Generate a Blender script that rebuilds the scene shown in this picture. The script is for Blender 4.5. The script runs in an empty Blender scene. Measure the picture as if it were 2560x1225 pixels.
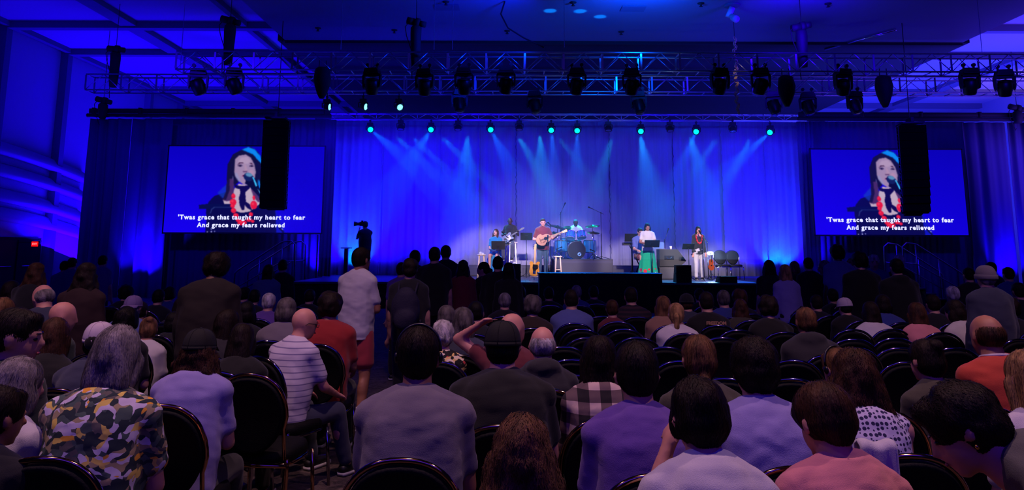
import bpy, math, random
import numpy as np
from mathutils import Vector, Matrix, noise
from mathutils.bvhtree import BVHTree

R = math.radians
PI = math.pi
random.seed(7)
rng = np.random.default_rng(7)
scene = bpy.context.scene
COL = scene.collection

# ------------------------------------------------------------------ camera
FPX, H, PITCH, ROLL, PPY = 1855.0, 1.65, R(8.8), R(0.2), 338.0
cam_d = bpy.data.cameras.new('camera')
cam = bpy.data.objects.new('camera', cam_d); COL.objects.link(cam)
cam_d.sensor_width = 36.0
cam_d.lens = FPX / 2560 * 36.0
cam_d.shift_y = -(612.5 - PPY) / 2560
cam_d.clip_start = 0.05
CR = Matrix.Rotation(PI / 2 + PITCH, 3, 'X') @ Matrix.Rotation(ROLL, 3, 'Z')
cam.rotation_euler = CR.to_euler()
cam.location = (0, 0, H)
scene.camera = cam

scene.view_settings.view_transform = 'Standard'
scene.view_settings.look = 'None'
scene.view_settings.gamma = 1.0
scene.view_settings.use_curve_mapping = False
scene.view_settings.exposure = 0.0
scene.cycles.use_denoising = True
scene.cycles.max_bounces = 5
scene.cycles.diffuse_bounces = 3
scene.cycles.glossy_bounces = 2
scene.cycles.transmission_bounces = 2
scene.cycles.volume_bounces = 0
scene.cycles.volume_step_rate = 4.0
scene.cycles.sample_clamp_indirect = 4.0
scene.cycles.caustics_reflective = False
scene.cycles.caustics_refractive = False

w = bpy.data.worlds.new('world'); scene.world = w; w.use_nodes = True
w.node_tree.nodes['Background'].inputs[0].default_value = (0.02, 0.0, 1.0, 1)
w.node_tree.nodes['Background'].inputs[1].default_value = 0.012


def ray(px, py):
    return CR @ Vector(((px - 1280) / FPX, -(py - PPY) / FPX, -1.0))


def at(px, py, Y):
    d = ray(px, py)
    return Vector((0, 0, H)) + d * (Y / d.y)


def atz(px, py, z):
    d = ray(px, py)
    return Vector((0, 0, H)) + d * ((z - H) / d.z)


def light(name, kind, loc, energy, color, target=None, size=0.3, spot=None, blend=0.4, sx=None, sy=None):
    d = bpy.data.lights.new(name, kind)
    d.energy = energy; d.color = color
    if kind == 'AREA':
        if sx:
            d.shape = 'RECTANGLE'; d.size = sx; d.size_y = sy
        else:
            d.shape = 'DISK'; d.size = size
    else:
        d.shadow_soft_size = size
    if kind == 'SPOT':
        d.spot_size = R(spot); d.spot_blend = blend
    o = bpy.data.objects.new(name, d); COL.objects.link(o); o.location = loc
    if target is not None:
        o.rotation_euler = (Vector(target) - Vector(loc)).to_track_quat('-Z', 'Y').to_euler()
    return o

BLUE = (0.012, 0.0, 1.0)
BLUE2 = (0.03, 0.03, 1.0)
CYAN = (0.0, 0.45, 1.0)
WARM = (1.0, 0.56, 0.62)
# house downlights high in the ceiling over the near rows
for hx, hy, e in ((-0.5, 3.2, 1.0), (4.4, 3.2, 0.9), (-4.9, 3.2, 0.9)):
    light('house_downlight', 'SPOT', (hx, hy, 8.5), 880 * e, WARM, (hx, hy + 0.5, 0.0), 0.08, 92, 1.0)
# unseen fill added for the soft violet blue ambience over the audience
light('audience_fill', 'AREA', (0, -2.5, 7.5), 210, (0.06, 0.02, 1.0), (0, 7, 0), sx=14, sy=3)
# blue uplights behind the side drapes
light('side_uplight', 'AREA', (-15.5, 31, 0.6), 4200, BLUE, (-13.5, 33, 9), sx=4, sy=8)
light('side_uplight', 'AREA', (-13.0, 19, 3.0), 380, BLUE, (-15.5, 20, 9.6), sx=5, sy=6)
light('side_uplight', 'AREA', (17.5, 31, 0.6), 5200, BLUE2, (17.5, 33, 9), sx=4, sy=8)
light('side_uplight', 'AREA', (20, 22, 4.0), 1000, (0.10, 0.035, 1.0), (21, 26, 9.6), sx=4, sy=4)
light('warm_side_light', 'SPOT', (23.5, 29.0, 5.0), 900, (1.0, 0.5, 0.25), (23.5, 33, 9.6), 0.3, 50, 0.6)  # warm spot for the orange patch at the far right of the ceiling
# floor uplights washing the backdrop
for i, x in enumerate((-6.6, -4.6, -2.6, 8.8, 10.2)):
    light('backdrop_uplight', 'SPOT', (x, 26.0, 0.85), 1100, BLUE, (x + 0.05, 27.25, 4.2), 0.15, 120, 1.0)
# truss washes on the backdrop
light('backdrop_wash', 'AREA', (-4.4, 22.6, 5.2), 380, BLUE, (-4.4, 27.2, 1.6), sx=6, sy=0.5)
light('backdrop_wash', 'AREA', (9.6, 22.6, 5.2), 380, BLUE, (9.6, 27.2, 1.6), sx=6, sy=0.5)
light('backdrop_wash', 'AREA', (2.2, 22.6, 5.2), 120, (0.06, 0.03, 1.0), (2.2, 27.2, 2.6), sx=7, sy=0.5)
# front flood that turns the lower middle of the backdrop lilac
light('front_flood', 'SPOT', (1.5, 12.5, 6.6), 4400, (0.34, 0.22, 1.0), (1.2, 27.0, 1.7), 0.3, 26, 1.0)
# uplights at the feet of the side drapes
for ux, e in ((-13.0, 60), (-12.55, 130), (-12.2, 90), (16.6, 130), (17.2, 80)):
    light('drape_uplight', 'SPOT', (ux, 24.8, 0.25), e * 16, BLUE, (ux + 0.1, 25.6, 1.9), 0.05, 50, 1.0)
for ux, e in ((-5.75, 60), (-5.45, 60), (9.4, 50), (9.9, 40)):
    light('cyan_uplight', 'SPOT', (ux, 26.75, 0.8), e * 2, (0.0, 0.35, 1.0), (ux, 27.2, 1.9), 0.05, 70, 0.8)
# added blue fill thrown up to brighten the central ceiling panel
light('ceiling_fill', 'SPOT', (0.5, 18.4, 7.4), 1300, (0.0, 0.02, 1.0), (-3.0, 21.5, 8.6), 0.2, 130, 1.0)
light('ceiling_fill', 'SPOT', (3.5, 18.4, 7.4), 1700, (0.0, 0.08, 1.0), (3.5, 20.5, 8.6), 0.2, 130, 1.0)
light('ceiling_fill', 'SPOT', (7.5, 18.4, 7.4), 1100, (0.02, 0.0, 1.0), (8.5, 21.5, 8.6), 0.2, 130, 1.0)
for px, py in ((1375, 32), (1450, 33), (1500, 46)):
    q = atz(px, py, 8.55)
    light('ceiling_beam', 'SPOT', (q.x * .95, 21.4, 6.9), 420, (0.0, 0.35, 1.0), tuple(q), 0.03, 14, 0.6)
# front key lights on the band, one narrow beam for each player
for tx, ty, sz, e in ((-0.55, 24.3, 15, 0.9), (0.0, 25.0, 10, 0.35), (1.0, 23.7, 13, 1.0), (2.1, 25.2, 14, 0.55), (4.3, 23.5, 15, 1.1), (5.95, 23.5, 12, 1.1), (7.0, 24.2, 11, 0.4)):
    light('front_key_light', 'SPOT', (tx * 0.6 + 0.8, 12.5, 6.6), 7200 * e, (1.0, 0.80, 0.86), (tx, ty, 1.75), 0.12, sz, 0.45)
# added blue fill, from no real fixture, on the drapes beside the stage
for tx in (-10.5, 13.0):
    light('drape_front_fill', 'SPOT', (tx * 0.8, 11.0, 7.6), 3200, (0.02, 0.0, 1.0), (tx, 25.5, 3.4), 0.3, 48, 1.0)
# added warm spot, without a fixture, that keeps the hanging chain gold
cq = at(1836, 190, 20.9)
light('chain_fill', 'SPOT', (cq.x - 1.6, 13.0, 6.0), 900, (1.0, 0.72, 0.42), tuple(cq), 0.05, 4.5, 0.8)
# cyan wash on the front strip of the deck
for x in (-1.6, 1.0, 4.6, 6.4):
    light('deck_wash', 'SPOT', (x, 26.4, 5.75), 2300, (0.0, 0.45, 1.0), (x + .1, 22.1, 0.74), 0.05, 24, 0.7)
# ------------------------------------------------------------------ materials
def lin(c):
    out = []
    for v in c[:3]:
        v = v / 255.0
        out.append(v / 12.92 if v <= 0.04045 else ((v + 0.055) / 1.055) ** 2.4)
    return tuple(out) + (1.0,)

MATS = {}


def mat(name, rgb, rough=0.8, metal=0.0, emit=None, estr=1.0, var=0.0, scale=20.0, bump=0.0, bscale=60.0, stretch=(1, 1, 1), rgb2=None, spec=0.5, sheen=0.0):
    if name in MATS:
        return MATS[name]
    m = bpy.data.materials.new(name); m.use_nodes = True
    nt = m.node_tree; N = nt.nodes; L = nt.links
    b = N['Principled BSDF']
    b.inputs['Base Color'].default_value = lin(rgb)
    b.inputs['Roughness'].default_value = rough
    b.inputs['Metallic'].default_value = metal
    b.inputs['Specular IOR Level'].default_value = spec
    if sheen:
        b.inputs['Sheen Weight'].default_value = sheen
    if emit is not None:
        b.inputs['Emission Color'].default_value = lin(emit)
        b.inputs['Emission Strength'].default_value = estr
    if var or rgb2 or bump:
        tc = N.new('ShaderNodeTexCoord'); mp = N.new('ShaderNodeMapping')
        mp.inputs['Scale'].default_value = stretch
        L.new(tc.outputs['Object'], mp.inputs['Vector'])
    if var or rgb2:
        n = N.new('ShaderNodeTexNoise'); n.inputs['Scale'].default_value = scale; n.inputs['Detail'].default_value = 4
        L.new(mp.outputs['Vector'], n.inputs['Vector'])
        cr = N.new('ShaderNodeValToRGB')
        c = lin(rgb); c2 = lin(rgb2) if rgb2 else tuple(min(1, v * (1 + var)) for v in c[:3]) + (1,)
        c1 = c if rgb2 else tuple(v * (1 - var) for v in c[:3]) + (1,)
        cr.color_ramp.elements[0].position = 0.36; cr.color_ramp.elements[0].color = c1
        cr.color_ramp.elements[1].position = 0.64; cr.color_ramp.elements[1].color = c2
        L.new(n.outputs['Fac'], cr.inputs['Fac']); L.new(cr.outputs['Color'], b.inputs['Base Color'])
    if bump:
        n2 = N.new('ShaderNodeTexNoise'); n2.inputs['Scale'].default_value = bscale; n2.inputs['Detail'].default_value = 3
        L.new(mp.outputs['Vector'], n2.inputs['Vector'])
        bp = N.new('ShaderNodeBump'); bp.inputs['Strength'].default_value = bump; bp.inputs['Distance'].default_value = 0.01
        L.new(n2.outputs['Fac'], bp.inputs['Height']); L.new(bp.outputs['Normal'], b.inputs['Normal'])
    MATS[name] = m
    return m


def nodes(m):
    return m.node_tree.nodes, m.node_tree.links, m.node_tree.nodes['Principled BSDF']


# ------------------------------------------------------------------ mesh builder
class MB:
    def __init__(s):
        s.v = []; s.f = []; s.mi = []; s.m = 0

    def add(s, vs, fs):
        o = len(s.v)
        s.v.extend([tuple(p) for p in vs])
        s.f.extend([tuple(i + o for i in f) for f in fs])
        s.mi.extend([s.m] * len(fs))

    def box(s, c, d, rot=None):
        hx, hy, hz = d[0] / 2, d[1] / 2, d[2] / 2
        vs = [Vector((x * hx, y * hy, z * hz)) for x in (-1, 1) for y in (-1, 1) for z in (-1, 1)]
        if rot is not None:
            vs = [rot @ v for v in vs]
        c = Vector(c)
        s.add([v + c for v in vs], [(0, 1, 3, 2), (4, 6, 7, 5), (0, 4, 5, 1), (2, 3, 7, 6), (0, 2, 6, 4), (1, 5, 7, 3)])

    def rings(s, rings, cap=True):
        n = len(rings[0]); vs = [p for r in rings for p in r]; fs = []
        for i in range(len(rings) - 1):
            for j in range(n):
                k = (j + 1) % n
                fs.append((i * n + j, i * n + k, (i + 1) * n + k, (i + 1) * n + j))
        if cap:
            fs.append(tuple(range(n))[::-1]); o = (len(rings) - 1) * n
            fs.append(tuple(range(o, o + n)))
        s.add(vs, fs)

    def cyl(s, p0, p1, r0, r1=None, n=12):
        p0 = Vector(p0); p1 = Vector(p1); r1 = r0 if r1 is None else r1
        q = (p1 - p0).to_track_quat('Z', 'Y')
        ring = lambda p, r: [p + q @ Vector((math.cos(2 * PI * i / n) * r, math.sin(2 * PI * i / n) * r, 0)) for i in range(n)]
        s.rings([ring(p0, r0), ring(p1, r1)])

    def prof(s, p0, axis, prof, n=16):
        """lathe: prof = [(t along axis, radius)]"""
        p0 = Vector(p0); ax = Vector(axis).normalized(); q = ax.to_track_quat('Z', 'Y')
        s.rings([[p0 + ax * t + q @ Vector((math.cos(2 * PI * i / n) * r, math.sin(2 * PI * i / n) * r, 0)) for i in range(n)] for t, r in prof])

    def cap(s, p0, p1, r0, r1, n=12, k=3):
        """tapered capsule"""
        p0 = Vector(p0); p1 = Vector(p1); d = p1 - p0; L = max(d.length, 1e-5)
        pr = []
        for i in range(k + 1):
            a = PI / 2 * (1 - i / k) * 0.97
            pr.append((-math.sin(a) * r0, math.cos(a) * r0))
        for i in range(k + 1):
            a = PI / 2 * i / k * 0.97
            pr.append((L + math.sin(a) * r1, math.cos(a) * r1))
        s.prof(p0, d, pr, n)

    def ell(s, c, r, rot=None, n=14, m=8):
        c = Vector(c); rg = []
        for i in range(m + 1):
            a = -PI / 2 * 0.98 + PI * 0.98 * i / m
            rr = []
            for j in range(n):
                b = 2 * PI * j / n
                v = Vector((math.cos(a) * math.cos(b) * r[0], math.cos(a) * math.sin(b) * r[1], math.sin(a) * r[2]))
                if rot is not None:
                    v = rot @ v
                rr.append(v + c)
            rg.append(rr)
        s.rings(rg)

    def tube(s, pts, r, n=8, closed=False):
        pts = [Vector(p) for p in pts]; N = len(pts); rg = []
        up = Vector((0, 0, 1)); prev = None
        for i, p in enumerate(pts):
            a = pts[(i - 1) % N] if (closed or i > 0) else p
            b = pts[(i + 1) % N] if (closed or i < N - 1) else p
            t = (b - a).normalized()
            if prev is None:
                x = t.orthogonal().normalized()
            else:
                x = (prev - t * prev.dot(t)).normalized()
            prev = x; y = t.cross(x)
            rr = r[i] if isinstance(r, (list, tuple)) else r
            rg.append([p + x * math.cos(2 * PI * j / n) * rr + y * math.sin(2 * PI * j / n) * rr for j in range(n)])
        if closed:
            rg.append(rg[0]); s.rings(rg, cap=False)
        else:
            s.rings(rg)

    def prism(s, pts, y0, y1, ax='y'):
        """pts in (x,z) extruded along y"""
        n = len(pts)
        area = sum(pts[i][0] * pts[(i + 1) % n][1] - pts[(i + 1) % n][0] * pts[i][1] for i in range(n))
        if area < 0:
            pts = pts[::-1]
        f = {'y': lambda a, b, t: (a, t, b), 'x': lambda a, b, t: (t, a, b), 'z': lambda a, b, t: (a, b, t)}[ax]
        vs = [f(a, b, y0) for a, b in pts] + [f(a, b, y1) for a, b in pts]
        fs = [tuple(range(n)), tuple(range(2 * n - 1, n - 1, -1))] + [(i, i + n, (i + 1) % n + n, (i + 1) % n) for i in range(n)]
        if ax != 'y':
            fs = [q[::-1] for q in fs]
        s.add(vs, fs)

    def mesh(s, name, mats=(), smooth=False, M=None):
        me = bpy.data.meshes.new(name)
        me.from_pydata(s.v, [], s.f)
        if M is not None:
            me.transform(M)
        for m in mats:
            me.materials.append(m)
        if len(mats) > 1:
            me.polygons.foreach_set('material_index', s.mi)
        if smooth:
            me.shade_smooth()
        me.update()
        return me


PENDING = []


def obj(name, me, parent=None, loc=None, rot=None, M=None, scale=None):
    o = bpy.data.objects.new(name, me)
    if parent is not None:
        o.parent = parent
    if M is not None:
        o.matrix_local = M
    if loc is not None:
        o.location = loc
    if rot is not None:
        o.rotation_euler = rot
    if scale is not None:
        o.scale = (scale,) * 3 if not isinstance(scale, tuple) else scale
    PENDING.append(o)
    return o


def tag(o, label=None, cat=None, group=None, kind=None):
    if label: o['label'] = label
    if cat: o['category'] = cat
    if group: o['group'] = group
    if kind: o['kind'] = kind
    return o


def thing(name, label, cat, loc=(0, 0, 0), rz=0.0, group=None):
    return tag(obj(name, None, None, loc, (0, 0, rz)), label, cat, group)


def kids(o):
    return [c for c in PENDING if c.parent is o]


def copy_tree(root, label=None, group=None, loc=None, rot=None, tree=None):
    """tree: list of (child, [grandchildren]) of root"""
    r = root.copy(); PENDING.append(r)
    if loc is not None: r.location = loc
    if rot is not None: r.rotation_euler = rot
    if label: r['label'] = label
    if group: r['group'] = group
    for ch, gs in tree:
        c = ch.copy(); c.parent = r; PENDING.append(c)
        for g in gs:
            d = g.copy(); d.parent = c; PENDING.append(d)
    return r


def tree_of(root):
    return [(c, kids(c)) for c in kids(root)]


def struct(name, me, **k):
    return tag(obj(name, me, **k), kind='structure')


# ------------------------------------------------------------------ voxel body meshes
_tmp = bpy.data.objects.new('tmp', bpy.data.meshes.new('tmp'))
COL.objects.link(_tmp)


def remesh(mb, voxel, smooth=2, name='body'):
    me = mb.mesh('src')
    _tmp.data = me; _tmp.modifiers.clear()
    r = _tmp.modifiers.new('r', 'REMESH'); r.mode = 'VOXEL'; r.voxel_size = voxel; r.adaptivity = 0
    if smooth:
        s = _tmp.modifiers.new('s', 'SMOOTH'); s.factor = 0.6; s.iterations = smooth
    dg = bpy.context.evaluated_depsgraph_get()
    out = bpy.data.meshes.new_from_object(_tmp.evaluated_get(dg), depsgraph=dg)
    out.name = name
    bpy.data.meshes.remove(me) if me.users == 0 else None
    out.shade_smooth()
    return out


def displace(me, amp, scale, seed=0, stretch=(1, 1, 1), detail=2):
    n = len(me.vertices)
    co = np.empty(n * 3); me.vertices.foreach_get('co', co); co = co.reshape(-1, 3)
    no = np.empty(n * 3); me.vertices.foreach_get('normal', no); no = no.reshape(-1, 3)
    r = np.random.default_rng(seed)
    d = np.zeros(n)
    P = co * np.array(stretch) * scale
    for o in range(detail):
        f = 2.0 ** o
        for k in range(5):
            a = r.normal(size=3); a /= np.linalg.norm(a); b = r.normal(size=3); b /= np.linalg.norm(b)
            d += np.sin(P @ a * f * 2 * PI + r.random() * 6.28 + 1.3 * np.sin(P @ b * f * 3.1 + r.random() * 6.28)) / 5 / f
    co += no * (d * amp)[:, None]
    me.vertices.foreach_set('co', co.ravel()); me.update()
# ------------------------------------------------------------------ people
ARMS = {
    'down': ((.05, -.01, -.29), (.02, .07, -.25)),
    'lap': ((.04, .05, -.28), (-.13, .22, -.05)),
    'crossed': ((.06, .04, -.28), (-.26, .10, .04)),
    'camera': ((.02, .20, -.16), (-.07, .04, .25)),
    'behind': ((.20, .12, .12), (-.17, -.14, .12)),
    'face': ((.02, .22, -.16), (-.10, .06, .22)),
    'strum': ((.10, -.04, -.27), (-.24, .17, -.02)),
    'fret': ((.13, .05, -.25), (.06, .22, .12)),
    'bass': ((.10, .05, -.27), (-.13, .20, .04)),
    'keys': ((.04, .07, -.27), (-.03, .25, -.03)),
    'drum': ((.12, .08, -.24), (-.02, .24, .02)),
    'hip': ((.13, -.06, -.25), (-.12, .12, -.20)),
    'thigh': ((.06, .10, -.26), (-.06, .24, -.10)),
}
TORSO = [(-.12, .08, .07), (-.09, .130, .11), (-.03, .162, .128), (.05, .158, .122), (.14, .140, .108), (.24, .142, .112),
         (.34, .156, .120), (.42, .162, .116), (.475, .148, .100), (.515, .108, .080), (.545, .072, .066), (.56, .05, .05)]


def V(*a):
    return Vector(a)


def skel(P):
    sit = P['pose'] == 'sit'
    hip = V(0, 0, .52) if sit else V(0, 0, .93)
    lean, curve = P.get('lean', 0.0), P.get('curve', 0.05)
    us = [-.12 + .01 * i for i in range(80)]
    pts = {}; p = hip + Matrix.Rotation(-lean, 3, 'X') @ V(0, 0, -.12)
    for i, u in enumerate(us):
        a = lean + curve * max(0, u) / .5
        pts[i] = (p.copy(), a)
        p = p + V(0, math.sin(a), math.cos(a)) * .01

    def S(u, x=0, y=0):
        i = max(0, min(79, int(round((u + .12) / .01))))
        q, a = pts[i]
        return q + Matrix.Rotation(-a, 3, 'X') @ V(x, y, 0)
    _, at_ = pts[60]
    hy, hp, hr = P.get('head', (0, 0, 0))
    hm = Matrix.Rotation(hy, 3, 'Z') @ Matrix.Rotation(-(at_ * .3 + hp), 3, 'X') @ Matrix.Rotation(hr, 3, 'Y')
    nb = S(.54)
    hc = S(.575) + hm @ V(0, .026, .09)
    return sit, hip, S, hm, nb, hc


def ringe(c, rx, ry, q, n=20, e=2.4):
    out = []
    for j in range(n):
        b = 2 * PI * j / n; cb, sb = math.cos(b), math.sin(b)
        x = math.copysign(abs(cb) ** (2 / e), cb) * rx; y = math.copysign(abs(sb) ** (2 / e), sb) * ry
        out.append(c + q @ V(x, y, 0))
    return out


def arm_pts(P, S, side):
    nm = P.get('arms', 'lap')
    nm = nm if isinstance(nm, str) else nm[0 if side < 0 else 1]
    e, wv = ARMS[nm] if isinstance(nm, str) else nm
    w = P.get('w', 1.0)
    sh = S(.462, side * .153 * w, -.005)
    e = V(e[0] * side, e[1], e[2]).normalized() * .285
    wv = V(wv[0] * side, wv[1], wv[2]).normalized() * .25
    return sh, sh + e, sh + e + wv


def leg_pts(P, hip, side):
    lg = P.get('legs', 'sit' if P['pose'] == 'sit' else 'stand')
    h = hip + V(side * .088, 0, -.03)
    if lg == 'sit':
        return h, V(side * .11, .43, .50), V(side * .11, .44, .085), 0
    if lg == 'out':
        return h, V(side * .16, .40, .50), V(side * .17, .52, .085), 0
    if lg == 'stool':
        return h, V(side * .17, .38, hip.z - .16), V(side * .15, .33, hip.z - .55), 0
    if lg == 'step':
        return (h, V(.12, -.02, .49), V(.13, -.12, .09), 0) if side > 0 else (h, V(-.10, .10, .50), V(-.13, -.30, .36), 1)
    if lg == 'walk':
        return (h, V(.09, .16, .50), V(.09, .20, .085), 0) if side > 0 else (h, V(-.09, .0, .48), V(-.09, -.18, .12), .5)
    return h, V(side * .095, .02, .50), V(side * .10, -.01, .085), 0


def hand(mb, wr, d, side, curl=.5):
    d = d.normalized()
    q = d.to_track_quat('Z', 'Y').to_matrix()
    up = q @ V(0, 1, 0); lat = q @ V(1, 0, 0)
    pc = wr + d * .05
    mb.ell(pc, (.042, .018, .052), q)
    mb.cap(wr - d * .01, wr + d * .04, .026, .026, 8)
    for k, (o, L) in enumerate(((-.030, .060), (-.010, .072), (.010, .068), (.029, .054))):
        a = wr + d * .085 + lat * o
        b = a + (d - up * curl * .6).normalized() * L * .5
        c = b + (d * .6 - up * curl * 1.3).normalized() * L * .55
        mb.cap(a - d * .02, b, .0105, .0095, 6, 2); mb.cap(b, c, .0095, .008, 6, 2)
    a = wr + d * .03 + lat * (-side * .033)
    b = a + (d * .7 - lat * side * .6 - up * .35).normalized() * .035
    mb.cap(a, b, .013, .011, 6, 2); mb.cap(b, b + (d - up * .5).normalized() * .03, .011, .009, 6, 2)


def body_mesh(P, vox):
    sit, hip, S, hm, nb, hc = skel(P)
    w = P.get('w', 1.0); mb = MB()
    hq = lambda u: Matrix.Rotation(-(P.get('lean', 0) + P.get('curve', .05) * max(0, u) / .5), 3, 'X')
    mb.rings([ringe(S(u), a * w, b * (.6 + .4 * w), hq(u)) for u, a, b in TORSO])
    hs = lambda x, y, z: hc + hm @ V(x, y, z)
    mb.cap(nb - V(0, 0, .03), hs(0, -.014, -.03), .060 * (.5 + .5 * w), .056, 14)
    mb.ell(hs(0, -.008, .022), (.076, .096, .095), hm, 20, 12)
    mb.ell(hs(0, .030, -.030), (.062, .064, .078), hm, 16, 10)
    mb.ell(hs(0, .068, -.090), (.026, .022, .020), hm)
    mb.ell(hs(0, .082, .022), (.050, .014, .012), hm)
    mb.cap(hs(0, .090, .016), hs(0, .110, -.020), .009, .014, 8)
    mb.ell(hs(0, .090, -.055), (.024, .012, .012), hm)
    for s in (-1, 1):
        mb.ell(hs(s * .079, -.004, -.008), (.011, .021, .032), hm @ Matrix.Rotation(s * .35, 3, 'Z'))
        mb.cap(S(.530, s * .03, -.005), S(.472, s * .140 * w, -.005), .042, .046, 12)
        sh, el, wr = arm_pts(P, S, s)
        mb.ell(sh + V(s * .006, 0, -.008), (.056, .056, .060))
        mb.cap(sh, el, .050, .040, 12); mb.cap(el, wr, .040, .026, 12)
        hand(mb, wr, wr - el, s, P.get('curl', .5))
        h, k, a, t = leg_pts(P, hip, s)
        mb.cap(h, k, .083, .054, 14); mb.cap(k, a, .054, .038, 12)
        mb.ell(k.lerp(a, .3) + V(0, -.012, 0), (.050, .052, .11))
        fd = V(0, 1, -.15) if t == 0 else V(0, .35, -1) if t == 1 else V(0, .8, -.7)
        fd.normalize()
        mb.cap(a + V(0, 0, -.02), a + fd * .14 + V(0, 0, -.025), .034, .026, 10)
    me = remesh(mb, vox, 2, 'person')
    return me


def shirt_mesh(P, vox, sleeve, hem=-.10, infl=.014, wr=.004, seed=0, hood=False, collar=False, neck=.552):
    sit, hip, S, hm, nb, hc = skel(P)
    w = P.get('w', 1.0); mb = MB()
    hq = lambda u: Matrix.Rotation(-(P.get('lean', 0) + P.get('curve', .05) * max(0, u) / .5), 3, 'X')
    rg = []
    for u, a, b in [(hem, .172, .132)] + [t for t in TORSO if hem < t[0] < neck]:
        loose = infl + (.018 if .05 < u < .3 else .006)
        rg.append(ringe(S(u, 0, -.004), max(a, .158 if u < .4 else a) * w + loose, b * (.6 + .4 * w) + loose, hq(u)))
    if neck > .54:
        rg.append(ringe(S(.562, 0, -.004), .079, .074, hq(.5)))
    mb.rings(rg)
    for s in (-1, 1):
        mb.cap(S(.532, s * .035, -.008), S(.474, s * .142 * w, -.006), .056, .062, 12)
        if sleeve > 0:
            sh, el, wrp = arm_pts(P, S, s)
            mb.ell(sh + V(s * .008, 0, -.008), (.066, .068, .068))
            if sleeve <= .6:
                e = sh.lerp(el, sleeve * 1.5)
                mb.cap(sh, e, .062, .060, 14, 1)
            else:
                mb.cap(sh, el, .062, .052, 14)
                mb.cap(el, el.lerp(wrp, .95), .050, .036, 12, 1)
    if hood:
        mb.ell(S(.53, 0, -.075), (.115, .07, .06)); mb.ell(S(.545, .06, -.03), (.06, .07, .045)); mb.ell(S(.545, -.06, -.03), (.06, .07, .045))
    if collar:
        mb.rings([ringe(S(.53, 0, 0), .078, .076, hq(.5)), ringe(S(.572, 0, -.004), .070, .068, hq(.5))])
    me = remesh(mb, vox, 2, 'shirt')
    if wr:
        displace(me, wr * 2.2, 4.0, seed, (1, 1, .7)); displace(me, wr * .8, 13, seed + 5, (.7, .7, 1.6))
    return me


def skirt_mesh(P, vox, r=.40, z=.05):
    sit, hip, S, hm, nb, hc = skel(P)
    rg = []
    for i in range(11):
        t = i / 10; zz = hip.z + .14 + (z - hip.z - .14) * t
        n = 48; rr = []
        for j in range(n):
            b = 2 * PI * j / n; q = 1 + .07 * t * math.sin(b * 9) + .03 * t * math.sin(b * 5 + 1)
            ra = (.155 + (r - .155) * t ** .8) * q
            rr.append(V(math.cos(b) * ra, math.sin(b) * ra * .95 + .20 * min(1, t * 2.2), zz) if sit else V(math.cos(b) * ra, math.sin(b) * ra * .72, zz))
        rg.append(rr)
    mb = MB(); mb.rings(rg)
    return mb.mesh('skirt', (), True)


def pants_mesh(P, vox, short=False, seed=0, infl=.014):
    sit, hip, S, hm, nb, hc = skel(P)
    w = P.get('w', 1.0); mb = MB()
    mb.rings([ringe(S(u), a * w + infl, b + infl, Matrix.Rotation(-P.get('lean', 0), 3, 'X')) for u, a, b in ((-.115, .10, .09), (-.08, .150, .12), (0, .168, .128), (.06, .160, .12), (.10, .153, .115))])
    for s in (-1, 1):
        h, k, a, t = leg_pts(P, hip, s)
        if short:
            e = h.lerp(k, .74)
            mb.cap(h, e, .10, .098, 16, 1)
        else:
            mb.cap(h, k, .094, .070, 14); mb.cap(k, k.lerp(a, .96), .070, .056, 14, 1)
    me = remesh(mb, vox, 2, 'trousers'); displace(me, .006, 5, seed)
    return me


def shoe_mesh(P, s, kind='shoe'):
    sit, hip, S, hm, nb, hc = skel(P)
    h, k, a, t = leg_pts(P, hip, s)
    fd = V(0, 1, 0) if t == 0 else V(0, .35, -1).normalized() if t == 1 else V(0, .8, -.7).normalized()
    q = Matrix((V(1, 0, 0), fd, V(1, 0, 0).cross(fd))).transposed()
    c = a + q @ V(0, .05, -.035); mb = MB(); mb.m = 0
    prof = [(-.115, .022, .016), (-.10, .036, .034), (-.05, .042, .045), (.02, .046, .040), (.09, .050, .028), (.14, .042, .020), (.165, .02, .010)]
    mb.rings([[c + q @ V(math.cos(2 * PI * j / 14) * x, y, math.sin(2 * PI * j / 14) * z) for j in range(14)][::-1] for y, x, z in prof])
    mb.m = 1
    mb.rings([[c + q @ V(math.cos(2 * PI * j / 14) * (x + .005), y, -.034 + (.012 if math.sin(2 * PI * j / 14) > 0 else -.010)) for j in range(14)][::-1] for y, x, z in prof])
    return mb


def sock_mesh(P, s, L=.16):
    sit, hip, S, hm, nb, hc = skel(P)
    h, k, a, t = leg_pts(P, hip, s)
    d = (k - a).normalized(); mb = MB()
    mb.prof(a - d * .03, d, [(0, .040), (.05, .043), (L - .02, .045), (L, .046), (L, .040)], 14)
    return mb


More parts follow.
